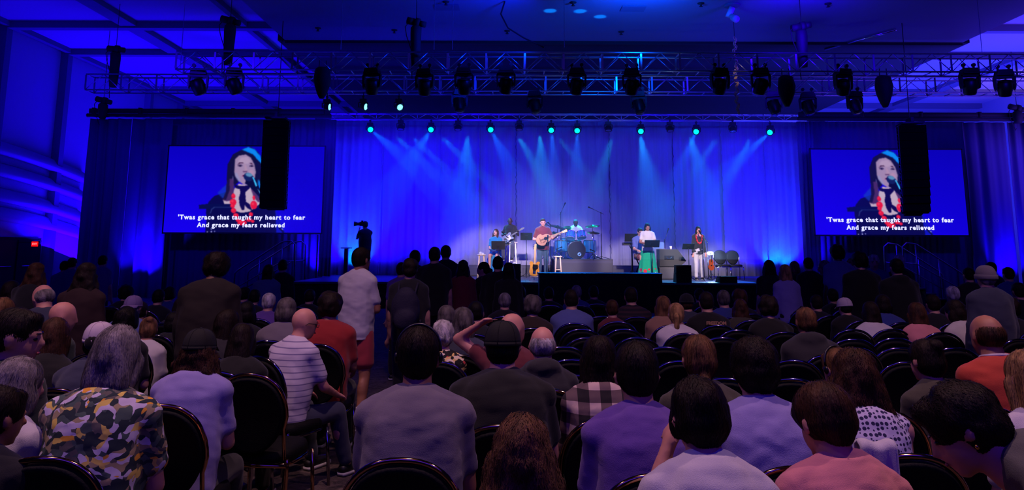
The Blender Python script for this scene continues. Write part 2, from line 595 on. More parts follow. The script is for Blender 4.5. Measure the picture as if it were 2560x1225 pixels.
# ---- hair, in head space (origin = head centre, +y = face)
def hair_prims(mb, st):
    E = mb.ell
    if st == 'bald':
        E((0, -.020, -.022), (.0785, .082, .052)); return
    if st == 'balding':
        E((0, -.030, .002), (.0815, .083, .072)); return
    if st in ('short', 'crew', 'thin'):
        k = {'short': 1.0, 'crew': .965, 'thin': .97}[st]
        E((0, -.012, .034), (.083 * k, .098 * k, .094 * k), None, 20, 12); E((0, -.030, -.006), (.079 * k, .078, .066), None, 18, 10)
        E((0, -.048, -.050), (.050, .038, .030)); E((0, .045, .082), (.056, .045, .030))
        return
    if st == 'mop':
        E((0, -.012, .035), (.089, .104, .096), None, 20, 12); E((0, -.032, -.012), (.086, .084, .074)); E((0, .052, .055), (.070, .052, .046))
        E((.064, .02, -.01), (.026, .045, .045)); E((-.064, .02, -.01), (.026, .045, .045)); E((0, -.052, -.055), (.052, .040, .034)); return
    if st == 'bowl':
        E((0, -.005, .036), (.089, .106, .093), None, 20, 12); E((0, -.028, -.004), (.087, .082, .066)); E((0, .062, .035), (.070, .043, .046)); E((0, -.050, -.052), (.048, .038, .032)); return
    if st == 'afro':
        E((0, -.018, .040), (.104, .112, .100), None, 20, 12); E((0, -.035, -.01), (.098, .090, .074)); return
    if st == 'curlyshort':
        E((0, -.012, .036), (.090, .102, .095), None, 20, 12); E((0, -.035, -.010), (.085, .082, .068)); E((0, -.048, -.052), (.056, .040, .034)); E((0, .045, .080), (.066, .05, .035)); return
    if st == 'bob':
        E((0, -.012, .034), (.086, .100, .094), None, 20, 12); E((0, -.042, -.025), (.092, .076, .085)); E((.072, .0, -.05), (.030, .055, .075)); E((-.072, .0, -.05), (.030, .055, .075)); return
    # long styles
    E((0, -.010, .034), (.084, .099, .094), None, 20, 12)
    E((0, -.035, -.01), (.083, .082, .078))
    if st == 'ponytail':
        E((0, -.052, -.055), (.055, .045, .045)); mb.cap((0, -.100, .0), (0, -.135, -.02), .020, .028, 10)
        mb.cap((0, -.130, -.02), (.0, -.128, -.12), .030, .030, 10); mb.cap((0, -.128, -.12), (.006, -.118, -.24), .030, .012, 10); return
    if st == 'lowpony':
        E((0, -.052, -.060), (.058, .045, .045)); mb.cap((0, -.085, -.06), (0, -.105, -.10), .026, .030, 10); mb.cap((0, -.105, -.10), (0, -.10, -.22), .030, .014, 10); return
    if st == 'bun':
        E((0, -.050, -.055), (.050, .040, .040)); E((.008, -.085, .085), (.042, .040, .036)); return
    W, Z = {'long': (.090, -.27), 'longwide': (.112, -.27), 'wavy': (.132, -.26), 'mid': (.090, -.17), 'silver': (.086, -.15)}[st]
    rg = []
    for i in range(9):
        t = i / 8; z = .03 + (Z - .03) * t
        wd = .086 + (W - .086) * min(1, t * 1.4); wd *= 1 - .25 * max(0, t - .8) / .2
        dp = .082 - .040 * min(1, t * 1.6); dp *= 1 - .3 * max(0, t - .8) / .2
        rg.append(ringe(V(0, -.022 - .045 * min(1, t * 1.5), z), wd, dp, Matrix.Identity(3)))
    mb.rings(rg[::-1])
    for s in (-1, 1):
        mb.cap((s * .078, .015, -.01), (s * (W - .02), -.01, Z * .55), .024, .030, 10)
        mb.cap((s * (W - .02), -.01, Z * .55), (s * (W - .03), -.02, Z * .9), .030, .016, 10)


STRAND = {'wavy': (.011, 55, .007), 'afro': (.013, 150, .010), 'curlyshort': (.010, 130, .006), 'mop': (.005, 60, .004), 'longwide': (.008, 45, .006)}


def hair_mesh(st, vox, nstr, seed, bury=0.0, length=.11):
    mb = MB(); hair_prims(mb, st)
    me = remesh(mb, vox, 3, 'hair')
    A, Fq, lift = STRAND.get(st, (.003, 25, .005))
    big = st in ('wavy', 'afro', 'curlyshort', 'mop', 'longwide')
    if st not in ('bald', 'crew', 'balding'):
        displace(me, .008 if big else .004, 11 if big else 9, seed, (1, 1, .5 if not big else .9))
    if nstr:
        bv = BVHTree.FromPolygons([v.co.copy() for v in me.vertices], [tuple(p.vertices) for p in me.polygons])
        r = random.Random(seed); vs = [tuple(v.co) for v in me.vertices]; fs = [tuple(p.vertices) for p in me.polygons]
        nv = len(vs)
        bald = st in ('bald', 'balding')
        for i in range(nstr):
            p = Vector(vs[r.randrange(nv)])
            if p.z < (-.12 if len(vs) and st not in ('long', 'longwide', 'wavy') else -.27):
                continue
            ph = r.random() * 6.28; L = length * (.5 + r.random()); n = 7 if A > .005 else 5
            if bald: L *= .4
            pts = []; side = r.uniform(-.5, .5)
            for j in range(n):
                q, no, _, _ = bv.find_nearest(p)
                if q is None: break
                tdown = V(0, 0, -1) + V(0, -.7 if p.y < .02 else .6, 0) * max(0, no.z)
                if abs(p.x) > .01: tdown += V(math.copysign(.6, p.x), 0, 0) * max(0, no.z)
                t = (tdown - no * tdown.dot(no))
                if t.length < .05: t = V(side, -1, 0)
                t.normalize(); b = no.cross(t)
                off = b * (A * math.sin(ph + j / n * L * Fq)) + no * (lift * (.25 + .75 * abs(math.sin(ph * 3 + j * 1.3))))
                pts.append((q + off, b, no, t)); p = q + t * (L / n) + b * side * .004
            if len(pts) < 3: continue
            wd = r.uniform(.0008, .0018) * (1.4 if A > .009 else 1)
            o = len(vs)
            for j, (q, b, no, t) in enumerate(pts):
                k = wd * (1 - .75 * j / len(pts)) * (.4 if j == 0 else 1)
                vs.append(tuple(q + b * k)); vs.append(tuple(q - b * k))
            for j in range(len(pts) - 1):
                a = o + 2 * j
                fs.append((a, a + 2, a + 3, a + 1))
        me = bpy.data.meshes.new('hair'); me.from_pydata(vs, [], fs); me.shade_smooth(); me.update()
    return me


def cap_mesh(back=False, vox=.006):
    mb = MB(); s = -1 if back else 1
    n = 20
    rg = []
    for i in range(9):
        a = PI / 2 * i / 8 * .98
        rg.append([V(math.cos(2 * PI * j / n) * .087 * math.cos(a) ** .7, -.008 + math.sin(2 * PI * j / n) * .104 * math.cos(a) ** .7, .012 + math.sin(a) * .104) for j in range(n)])
    mb.rings(rg)
    mb.rings([[V(math.cos(2 * PI * j / n) * .0885, -.008 + math.sin(2 * PI * j / n) * .1055, z) for j in range(n)] for z in (.004, .022)])
    br = MB()
    m = 10; top = []; 
    for i in range(m + 1):
        a = PI * (.14 + .72 * i / m)
        top.append((math.cos(a), math.sin(a)))
    inner = [V(c * .090, -.008 + s * sn * .106, .020) for c, sn in top]
    outer = [V(c * .088, -.008 + s * (sn * .100 + .070 * sn ** .5), .004 - .010 * abs(c)) for c, sn in top]
    vs = inner + outer + [p - V(0, 0, .005) for p in inner + outer]; N2 = m + 1; fs = []
    for i in range(m):
        fs.append((i, i + 1, N2 + i + 1, N2 + i)); fs.append((2 * N2 + i, 3 * N2 + i, 3 * N2 + i + 1, 2 * N2 + i + 1))
        fs.append((N2 + i, N2 + i + 1, 3 * N2 + i + 1, 3 * N2 + i)); fs.append((i, 2 * N2 + i, 2 * N2 + i + 1, i + 1))
    fs += [(0, N2, 3 * N2, 2 * N2), (m, 2 * N2 + m, 3 * N2 + m, N2 + m)]
    br.add(vs, fs)
    bt = MB(); bt.ell((0, -.008, .117), (.009, .009, .005))
    sm = MB()
    for k in range(6):
        a0 = k * PI / 3 + .26
        pts = []
        for i in range(9):
            a = PI / 2 * i / 8 * .98
            pts.append(V(math.cos(a0) * .0875 * math.cos(a) ** .7, -.008 + math.sin(a0) * .1045 * math.cos(a) ** .7, .012 + math.sin(a) * .1045))
        sm.tube(pts, .0022, 5)
    return mb.mesh('cap', (), True), br.mesh('visor', (), False), bt.mesh('button', (), True), sm.mesh('seam', (), True)


_cache = {}


def cached(key, fn):
    if key not in _cache:
        _cache[key] = fn()
    return _cache[key]


SKIN = {}


def skin(nm):
    if nm in SKIN: return SKIN[nm]
    rgb = {'fair': (205, 150, 128), 'pink': (212, 148, 130), 'tan': (170, 115, 88), 'brown': (105, 66, 48), 'dark': (66, 42, 32)}[nm]
    m = mat('skin_' + nm, rgb, .55, var=.06, scale=9)
    N, L, b = nodes(m)
    b.inputs['Subsurface Weight'].default_value = .0
    SKIN[nm] = m
    return m


HAIR = {'black': (18, 14, 14), 'dark': (34, 24, 20), 'brown': (72, 46, 30), 'light': (112, 78, 50), 'blond': (160, 122, 80), 'grey': (140, 132, 130),
        'white': (205, 198, 196), 'salt': (95, 88, 86), 'red': (110, 52, 30)}


def hairmat(nm):
    c = HAIR[nm]
    return mat('hair_' + nm, tuple(v * .6 for v in c), .6, rgb2=tuple(min(255, v * 1.1) for v in c), scale=26, stretch=(1, 1, .35), bump=.5, bscale=110, spec=.16)


def bind(o, mats):
    """object-level materials so that meshes can be shared"""
    me = o.data
    while len(me.materials) < len(mats):
        me.materials.append(None)
    for i, m in enumerate(mats):
        o.material_slots[i].link = 'OBJECT'; o.material_slots[i].material = m
    return o


PEOPLE = []


def person(px, py, s, P, label, short, hair='short', hcol='dark', skn='fair', shirt=None, sleeve=.45, pants=None, vox=None, yaw=0.0,
           cap=None, extra=(), base=0.0, ztarget=None, strands=None, shortp=False, shoes=True, group=None, kfix=None, hood=False, collar=False,
           shirt_wr=.004, Y=None, hem=-.10, neck=.552, skirt=None, infl=.014):
    """place a figure so that the top of its head is seen at (px, py) with s pixels per metre"""
    P = dict(P)
    sit, hip, S, hm, nb, hc = skel(P)
    top = hc + hm @ V(0, -.008, .028) + V(0, 0, .100)
    if Y is None:
        Y = (FPX / s - (1.4 - H) * math.sin(PITCH)) / math.cos(PITCH)
    pos = at(px, py, Y)
    k = (pos.z - base) / top.z
    if kfix:
        k = kfix
    lo, hi = (.84, 1.12)
    if not kfix and not (lo <= k <= hi):
        k2 = max(lo, min(hi, k)); d = ray(px, py)
        if abs(d.z / d.y) > .004:
            Yn = (k2 * top.z + base - H) / (d.z / d.y)
            if .7 * Y < Yn < 1.4 * Y: pos = at(px, py, Yn); Y = Yn
            print('RESCALE', short, round(k, 2), '->', round(k2, 2), 'Y', round(Y, 2))
        k = k2
    near = s > 330
    vox = vox or (.013 if s > 560 else .015 if s > 400 else .020 if s > 250 else .026)
    if not near:
        P['w'] = round(P.get('w', 1.0) * 10) / 10
    rot = Matrix.Rotation(yaw, 3, 'Z')
    tp = rot @ top * k
    loc = V(pos.x - tp.x, pos.y - tp.y, base)
    kb = repr(sorted(P.items()))
    sc_ = vox / k
    sc_ = round(sc_, 3)
    root = obj('person', cached(('b', kb, vox), lambda: body_mesh(P, vox)), None, loc, (0, 0, yaw), None, k)
    bind(root, [skin(skn)])
    tag(root, label, 'person', group)
    HM = Matrix.Translation(hc) @ hm.to_4x4()
    if hair:
        ns = int(strands * 1.15) if strands is not None else (4200 if s > 800 else 2600 if s > 560 else 1300 if s > 400 else 600 if s > 300 else 0)
        hv = .007 if s > 420 else .010 if s > 250 else .013
        seed = hash_(hair) if not near else int(px)
        h = obj('hair', cached(('h', hair, hv, ns, seed), lambda: hair_mesh(hair, hv, ns, seed)), root, None, None, HM)
        if cap:
            h.scale = (.97, .95, .84); h.location = h.location + (hm @ V(0, 0, -.022))
        bind(h, [hairmat(hcol)])
    if shirt is not None:
        sd = 3 if not near else int(px)
        wr = shirt_wr if s > 160 else .003
        o = obj('shirt', cached(('s', kb, vox, sleeve, hem, infl, hood, collar, sd, neck, wr), lambda: shirt_mesh(P, vox, sleeve, hem, infl, wr, sd, hood, collar, neck)), root)
        bind(o, [shirt])
    pants = pants or PM['navy']
    if skirt is not None:
        o = obj('skirt', cached(('k', kb, skirt[1], skirt[2]), lambda: skirt_mesh(P, vox, skirt[1], skirt[2])), root); bind(o, [skirt[0]])
    else:
        o = obj('shorts' if shortp else 'trousers', cached(('p', kb, vox, shortp), lambda: pants_mesh(P, max(vox, .020), shortp, 4)), root)
        bind(o, [pants])
    if shoes:
        for sd in (-1, 1):
            o = obj('shoe', cached(('sh', kb, sd), lambda: shoe_mesh(P, sd).mesh('shoe', (None, None), True)), root)
            bind(o, [shoes if not isinstance(shoes, bool) else PM['shoe'], PM['sole']])
    if cap:
        back = cap[1]
        cm, bm, bt, smm = cached(('cap', back == True), lambda: cap_mesh(back == True))
        c = obj('cap', cm, root, None, None, HM); bind(c, [cap[0]])
        if back == 'knit':
            mb = MB(); mb.rings([ringe(V(0, -.008, z), .094 + q, .110 + q, Matrix.Identity(3), 24, 2) for z, q in ((-.02, 0), (-.015, .004), (.02, .004), (.025, 0))])
            bind(obj('cuff', mb.mesh('cuff', (), True), c), [cap[0]])
        else:
            for nm, m_ in (('visor', bm), ('button', bt), ('seam', smm)):
                bind(obj(nm, m_, c), [cap[0]])
            if not back and 200 < px < 300:
                mb = MB(); mb.ell((0, -.104, .004), (.044, .010, .042)); bind(obj('opening', cached('capop', lambda: mb.mesh('opening', (), True)), c), [PM['black']])
    for e in extra:
        e(root, P, HM, (sit, hip, S, hm, nb, hc))
    PEOPLE.append((root, short, sit, loc, yaw, k, s, label))
    return root


def hash_(t):
    return sum(ord(c) * (i + 1) for i, c in enumerate(t)) % 97


def eyes(root, P, HM, sk):
    for s in (-1, 1):
        mb = MB(); mb.ell((s * .030, .082, .004), (.013, .010, .007))
        bind(obj('eye', cached(('eye', s), lambda: mb.mesh('eye', (), True)), root, None, None, HM), [PM['eye']])
        mb = MB(); mb.cap((s * .016, .094, .026), (s * .044, .086, .028), .004, .003, 6)
        bind(obj('eyebrow', cached(('brow', s), lambda: mb.mesh('eyebrow', (), True)), root, None, None, HM), [PM['eye']])
    mb = MB(); mb.ell((0, .099, -.056), (.021, .006, .007))
    bind(obj('lips', cached('lips', lambda: mb.mesh('lips', (), True)), root, None, None, HM), [PM['lip']])


def openmouth(root, P, HM, sk):
    mb = MB(); mb.ell((0, .100, -.058), (.014, .006, .013))
    bind(obj('mouth', cached('mouth', lambda: mb.mesh('mouth', (), True)), root, None, None, HM), [PM['mouth']])


def glasses(root, P, HM, sk):
    mb = MB()
    for s in (-1, 1):
        mb.tube([V(s * .032 + math.cos(a) * .024, .098, .004 + math.sin(a) * .018) for a in [2 * PI * i / 16 for i in range(16)]], .0022, 5, True)
        mb.tube([V(s * .056, .097, .008), V(s * .079, .06, .010), V(s * .086, .0, .006), V(s * .085, -.02, -.01)], .0025, 5)
    mb.tube([V(-.009, .100, .008), V(.009, .100, .008)], .002, 5)
    bind(obj('glasses', cached('glasses', lambda: mb.mesh('glasses', (), True)), root, None, None, HM), [PM['plastic']])


def beard(col):
    def f(root, P, HM, sk):
        def g():
            mb = MB(); mb.ell((0, .045, -.075), (.062, .060, .050)); me = remesh(mb, .008, 1, 'beard'); displace(me, .004, 14, 2); return me
        bind(obj('beard', cached('beard', g), root, None, None, HM), [hairmat(col)])
    return f


def headband(col='plastic', up=.0):
    """sunglasses or headphones band pushed up over the crown"""
    def f(root, P, HM, sk):
        mb = MB()
        mb.tube([V(math.cos(a) * .088, -.01, .03 + math.sin(a) * .104) for a in [PI * i / 16 for i in range(17)]], .007, 8)
        for s in (-1, 1):
            mb.ell((s * .088, -.008, .005), (.010, .018, .022))
        bind(obj('headphones', mb.mesh('headphones', (), True), root, None, None, HM), [PM[col]])
    return f


def earring(root, P, HM, sk):
    mb = MB()
    for s in (-1, 1):
        mb.ell((s * .088, -.002, -.045), (.005, .005, .007))
    bind(obj('earring', mb.mesh('earring', (), True), root, None, None, HM), [PM['gold']])


def neckband(rgb='white_cloth'):
    def f(root, P, HM, sk):
        S = sk[2]; mb = MB(); q = Matrix.Rotation(-.25, 3, 'X')
        mb.tube([S(.565, 0, -.004) + q @ V(math.cos(a) * .070, math.sin(a) * .066, 0) for a in [2 * PI * i / 24 for i in range(24)]], .009, 8, True)
        bind(obj('collar', mb.mesh('collar', (), True), root), [PM[rgb]])
    return f


def backpack(root, P, HM, sk):
    S = sk[2]
    mb = MB(); mb.ell(S(.26, 0, -.24), (.155, .095, .24)); mb.ell(S(.16, 0, -.30), (.12, .07, .12))
    me = remesh(mb, .014, 2, 'backpack'); displace(me, .006, 5, 2)
    b = obj('backpack', me, root); bind(b, [PM['pack']])
    st = MB()
    for s in (-1, 1):
        st.tube([S(.42, s * .09, -.20), S(.52, s * .10, -.07), S(.51, s * .105, .07), S(.36, s * .12, .15), S(.2, s * .15, .10), S(.12, s * .14, -.16)], .014, 6)
    bind(obj('strap', st.mesh('strap', (), True), b), [PM['pack']])


# cloth and small part materials
PM = {}
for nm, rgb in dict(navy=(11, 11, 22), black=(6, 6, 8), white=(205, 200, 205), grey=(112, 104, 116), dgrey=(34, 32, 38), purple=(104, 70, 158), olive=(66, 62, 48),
                    green=(50, 62, 50), red=(150, 26, 30), orange=(186, 62, 42), pink=(214, 132, 138), blue=(45, 60, 140), lblue=(92, 104, 168), brown=(44, 29, 23),
                    teal=(30, 120, 160), maroon=(104, 34, 46), jeans=(58, 82, 104), white_cloth=(214, 208, 214), dred=(110, 20, 40), tan=(150, 112, 92), cream=(196, 178, 168),
                    lav=(150, 140, 200), slate=(50, 54, 76), coral=(170, 52, 66)).items():
    PM[nm] = mat('cloth_' + nm, rgb, .9, var=.05, scale=6, bump=.25, bscale=420, sheen=.15)
PM['shoe'] = mat('shoe_leather', (22, 20, 22), .5)
PM['sole'] = mat('shoe_sole', (190, 186, 184), .6)
PM['shoe_white'] = mat('shoe_white', (196, 182, 170), .6, var=.06)
PM['sock'] = mat('sock_white', (210, 200, 200), .9)
PM['eye'] = mat('eye_dark', (16, 12, 12), .25)
PM['lip'] = mat('lip_red', (150, 70, 66), .5)
PM['mouth'] = mat('mouth_dark', (40, 10, 10), .6)
PM['plastic'] = mat('black_plastic', (12, 12, 14), .35)
PM['gold'] = mat('gold_metal', (220, 170, 90), .25, 1.0)
PM['pack'] = mat('backpack_cloth', (30, 26, 52), .8, bump=.3)
PM['beads'] = mat('bead_red', (200, 26, 36), .35)
PM['capwhite'] = mat('cap_white', (205, 190, 200), .85, bump=.4, bscale=600)
PM['capblack'] = mat('cap_black', (11, 11, 12), .85, bump=.3, bscale=500)
PM['cappink'] = mat('cap_grey', (120, 100, 150), .85)


def pattern(name, fn):
    m = mat(name, (200, 200, 200), .9); N, L, b = nodes(m)
    tc = N.new('ShaderNodeTexCoord'); sp = N.new('ShaderNodeSeparateXYZ'); L.new(tc.outputs['Object'], sp.inputs[0])
    fn(N, L, b, tc, sp); PM[name] = m; return m


def mth(N, L, op, a, b=None):
    n = N.new('ShaderNodeMath'); n.operation = op
    for i, v in enumerate((a, b)):
        if v is None: continue
        if isinstance(v, (int, float)): n.inputs[i].default_value = v
        else: L.new(v, n.inputs[i])
    return n.outputs[0]


def mixc(N, L, f, a, b):
    n = N.new('ShaderNodeMix'); n.data_type = 'RGBA'
    L.new(f, n.inputs[0])
    for i, v in ((6, a), (7, b)):
        if isinstance(v, tuple): n.inputs[i].default_value = v
        else: L.new(v, n.inputs[i])
    return n.outputs[2]


def f_stripe(N, L, b, tc, sp):
    a = mth(N, L, 'MODULO', sp.outputs[2], .042); a = mth(N, L, 'LESS_THAN', a, .008)
    L.new(mixc(N, L, a, lin((206, 198, 212)), lin((132, 122, 160))), b.inputs['Base Color'])


def f_hawaii(N, L, b, tc, sp):
    nz = N.new('ShaderNodeTexNoise'); nz.inputs['Scale'].default_value = 9; L.new(tc.outputs['Object'], nz.inputs['Vector'])
    mx = N.new('ShaderNodeMixRGB'); mx.inputs[0].default_value = .12; L.new(tc.outputs['Object'], mx.inputs[1]); L.new(nz.outputs['Color'], mx.inputs[2])
    mp = N.new('ShaderNodeMapping'); mp.inputs['Scale'].default_value = (1.0, 1.0, 1.5); L.new(mx.outputs[0], mp.inputs[0])
    vo = N.new('ShaderNodeTexVoronoi'); vo.inputs['Scale'].default_value = 36; L.new(mp.outputs[0], vo.inputs['Vector'])
    s2 = N.new('ShaderNodeSeparateColor'); L.new(vo.outputs['Color'], s2.inputs[0])
    cr = N.new('ShaderNodeValToRGB'); cr.color_ramp.interpolation = 'CONSTANT'
    cols = [(0, (34, 50, 54)), (.34, (74, 92, 84)), (.46, (166, 150, 110)), (.56, (232, 204, 96)), (.68, (234, 166, 50)), (.73, (214, 206, 220)), (.88, (96, 92, 84))]
    e = cr.color_ramp.elements; e[0].color = lin(cols[0][1]); e[1].position = cols[1][0]; e[1].color = lin(cols[1][1])
    for p_, c_ in cols[2:]:
        x = e.new(p_); x.color = lin(c_)
    L.new(s2.outputs[0], cr.inputs[0]); L.new(cr.outputs[0], b.inputs['Base Color'])


def f_floral(N, L, b, tc, sp):
    f_hawaii(N, L, b, tc, sp)
    for n in N:
        if n.type == 'VALTORGB':
            for i, c in enumerate([(16, 14, 20), (20, 18, 26), (226, 190, 120), (232, 196, 120), (190, 60, 70), (230, 210, 190), (30, 22, 26)]):
                n.color_ramp.elements[i].color = lin(c)


def f_plaid(N, L, b, tc, sp):
    a = mth(N, L, 'LESS_THAN', mth(N, L, 'MODULO', mth(N, L, 'ADD', sp.outputs[2], 5), .11), .055)
    c = mth(N, L, 'LESS_THAN', mth(N, L, 'MODULO', mth(N, L, 'ADD', sp.outputs[0], 5.02), .11), .055)
    k = mth(N, L, 'MULTIPLY', mth(N, L, 'ADD', a, c), .5)
    cr = N.new('ShaderNodeValToRGB'); cr.color_ramp.interpolation = 'CONSTANT'; e = cr.color_ramp.elements
    e[0].color = lin((26, 20, 26)); e[1].position = .3; e[1].color = lin((104, 84, 84)); x = e.new(.8); x.color = lin((205, 180, 168))
    L.new(k, cr.inputs[0]); L.new(cr.outputs[0], b.inputs['Base Color'])


def f_dots(N, L, b, tc, sp):
    vo = N.new('ShaderNodeTexVoronoi'); vo.inputs['Scale'].default_value = 52; vo.inputs['Randomness'].default_value = .3; L.new(tc.outputs['Object'], vo.inputs['Vector'])
    a = mth(N, L, 'LESS_THAN', vo.outputs['Distance'], .42)
    L.new(mixc(N, L, a, lin((205, 198, 222)), lin((40, 34, 80))), b.inputs['Base Color'])


def f_check(N, L, b, tc, sp):
    a = mth(N, L, 'LESS_THAN', mth(N, L, 'MODULO', mth(N, L, 'ADD', sp.outputs[2], 5), .022), .005)
    c = mth(N, L, 'LESS_THAN', mth(N, L, 'MODULO', mth(N, L, 'ADD', sp.outputs[0], 5), .022), .005)
    L.new(mixc(N, L, mth(N, L, 'MAXIMUM', a, c), lin((130, 122, 146)), lin((40, 36, 60))), b.inputs['Base Color'])


def f_skirt(N, L, b, tc, sp):
    nz = N.new('ShaderNodeTexVoronoi'); nz.inputs['Scale'].default_value = 8; L.new(tc.outputs['Object'], nz.inputs['Vector'])
    a = mth(N, L, 'LESS_THAN', nz.outputs['Distance'], .45); z = mth(N, L, 'LESS_THAN', sp.outputs[2], .36)
    a = mth(N, L, 'MULTIPLY', a, z)
    cr = N.new('ShaderNodeValToRGB'); cr.color_ramp.interpolation = 'CONSTANT'; e = cr.color_ramp.elements
    e[0].color = lin((210, 40, 60)); e[1].position = .4; e[1].color = lin((240, 220, 225)); x = e.new(.7); x.color = lin((150, 60, 90))
    s2 = N.new('ShaderNodeSeparateColor'); L.new(nz.outputs['Color'], s2.inputs[0]); L.new(s2.outputs[1], cr.inputs[0])
    L.new(mixc(N, L, a, lin((10, 165, 120)), cr.outputs[0]), b.inputs['Base Color'])


def f_dstripe(N, L, b, tc, sp):
    a = mth(N, L, 'LESS_THAN', mth(N, L, 'MODULO', sp.outputs[2], .05), .022)
    L.new(mixc(N, L, a, lin((30, 24, 34)), lin((62, 38, 46))), b.inputs['Base Color'])

for _n, _f in (('stripe', f_stripe), ('hawaii', f_hawaii), ('floral', f_floral), ('plaid', f_plaid), ('dots', f_dots), ('check', f_check), ('skirt', f_skirt), ('dstripe', f_dstripe)):
    pattern(_n, _f)
# ------------------------------------------------------------------ the room
M_wall = mat('wall_paint', (150, 150, 168), .85, bump=.1, bscale=30)
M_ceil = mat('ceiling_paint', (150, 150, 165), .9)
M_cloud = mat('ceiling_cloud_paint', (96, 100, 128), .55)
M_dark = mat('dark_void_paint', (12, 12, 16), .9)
M_trim = mat('pilaster_paint', (92, 92, 112), .8)
M_black = mat('matte_black', (8, 8, 10), .8)
M_velour = mat('black_velour', (66, 66, 98), .95, bump=.3, bscale=200)
M_cyc = mat('backdrop_cloth', (150, 150, 172), .85, var=.06, scale=3, stretch=(6, 1, .25), bump=.15, bscale=90)
M_alu = mat('truss_aluminium', (190, 194, 204), .32, 1.0)
M_plast = PM['plastic']
M_chrome = mat('chrome', (220, 220, 226), .12, 1.0)
M_deck = mat('stage_deck', (70, 76, 90), .4, bump=.1, bscale=40)
M_greyskirt = mat('riser_skirt_grey', (72, 72, 80), .9, bump=.3, bscale=90)
M_wood = mat('pale_wood', (236, 206, 164), .5, var=.08, scale=12, stretch=(1, 1, .2))
M_carpet = mat('carpet', (26, 22, 24), .95, rgb2=(104, 88, 84), scale=7.5, bump=.6, bscale=160)
N, L, b = nodes(M_carpet)
for n in N:
    if n.type == 'TEX_NOISE' and n.inputs['Scale'].default_value == 7.5:
        n.inputs['Detail'].default_value = 8; n.inputs['Roughness'].default_value = .75; n.inputs['Distortion'].default_value = 1.6

XL, XR, YB, YF, ZC = -17.8, 25.0, 43.0, -8.0, 9.45


def boxm(c, d, name='panel', m=None):
    mb = MB(); mb.box(c, d); return mb.mesh(name, (m,) if m else ())


struct('floor', boxm(((XL + XR) / 2, (YB + YF) / 2, -.1), (XR - XL + .6, YB - YF + .6, .2), 'floor', M_carpet))
struct('wall_left', boxm((XL - .1, (YB + YF) / 2, ZC / 2), (.2, YB - YF + .6, ZC), 'wall', M_wall))
struct('wall_right', boxm((XR + .1, (YB + YF) / 2, ZC / 2), (.2, YB - YF + .6, ZC), 'wall', M_wall))
struct('wall_back', boxm(((XL + XR) / 2, YB + .1, ZC / 2), (XR - XL, .2, ZC), 'wall', M_wall))
struct('wall_front', boxm(((XL + XR) / 2, YF - .1, ZC / 2), (XR - XL, .2, ZC), 'wall', M_wall))
struct('ceiling', boxm(((XL + XR) / 2, (YB + YF) / 2, ZC + .1), (XR - XL + .6, YB - YF + .6, .2), 'ceiling', M_ceil))
# dropped ceiling cloud and the dark soffit behind it
ZS = 8.6
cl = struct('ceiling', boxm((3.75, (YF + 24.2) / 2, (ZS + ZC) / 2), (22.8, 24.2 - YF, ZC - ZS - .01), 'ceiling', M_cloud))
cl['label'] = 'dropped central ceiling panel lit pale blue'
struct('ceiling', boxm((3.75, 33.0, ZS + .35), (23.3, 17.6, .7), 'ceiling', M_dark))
struct('trim_1', boxm((3.75, 24.25, ZS + .02), (22.8, .12, .22), 'trim', M_black))
# portal frames: pilaster and ceiling beam of the left side, then of the right side
k = 2
for y in (19.5, 25.0, 28.6, 35.4, 38.9):
    struct('trim_%d' % k, boxm((XL + .15, y, ZC / 2), (.3, .3, ZC), 'trim', M_trim)); k += 1
    struct('trim_%d' % k, boxm((XL + 4.9, y, ZC - .12), (9.8, .32, .24), 'trim', M_trim)); k += 1
    if y > 20:
        struct('trim_%d' % k, boxm((20.1, y, ZC - .12), (9.8, .32, .24), 'trim', M_trim)); k += 1
for x, wd in ((-13.3, .55), (XL + .3, .2), (-9.3, .2), (20.5, .55)):
    struct('trim_%d' % k, boxm((x, 22, ZC - .09), (wd, 42, .18), 'trim', M_trim)); k += 1
# curved ledges along the left wall
for z0, dep in ((4.95, .35), (4.2, .42), (3.35, .42), (2.72, .30)):
    mb = MB(); rg = []
    for i in range(25):
        y = 21.2 + i * .39
        z = z0 - .010 * (y - 22.5) ** 2
        rg.append([V(XL + .02, y, z), V(XL + dep, y, z - .03), V(XL + dep + .04, y, z + .10), V(XL + .15, y, z + .42), V(XL + .02, y, z + .5)])
    mb.rings(rg)
    struct('trim_%d' % k, mb.mesh('trim', (M_wall,), True)); k += 1
# door bay in the left wall under the ledges
d1 = struct('door_1', boxm((XL + .06, 25.4, 1.02), (.10, 5.6, 2.04), 'door', M_dark))
for y in (23.2, 24.6, 26.1, 27.5):
    obj('door_panel', boxm((XL + .13, y, 1.0), (.05, 1.3, 1.9), 'door_panel', M_black), d1)
    mb = MB(); mb.cyl((XL + .19, y - .4, 1.02), (XL + .19, y + .4, 1.02), .02); obj('push_bar', mb.mesh('push_bar', (M_alu,), True), d1)
ex = thing('exit_sign', 'small glowing red exit sign above the dark doors on the left wall', 'exit sign', tuple(at(87, 610, 26.8)))
obj('housing', boxm((0, .04, 0), (.26, .06, .22), 'housing', M_black), ex)
obj('bracket', boxm(((XL + .05 - ex.location.x) / 2 - .1, .06, .06), (abs(XL - ex.location.x) - .1, .03, .03), 'bracket', M_black), ex)
obj('sign_face', boxm((0, 0, 0), (.22, .03, .17), 'sign_face', mat('exit_red', (160, 6, 10), .5, emit=(255, 10, 14), estr=2.2)), ex)


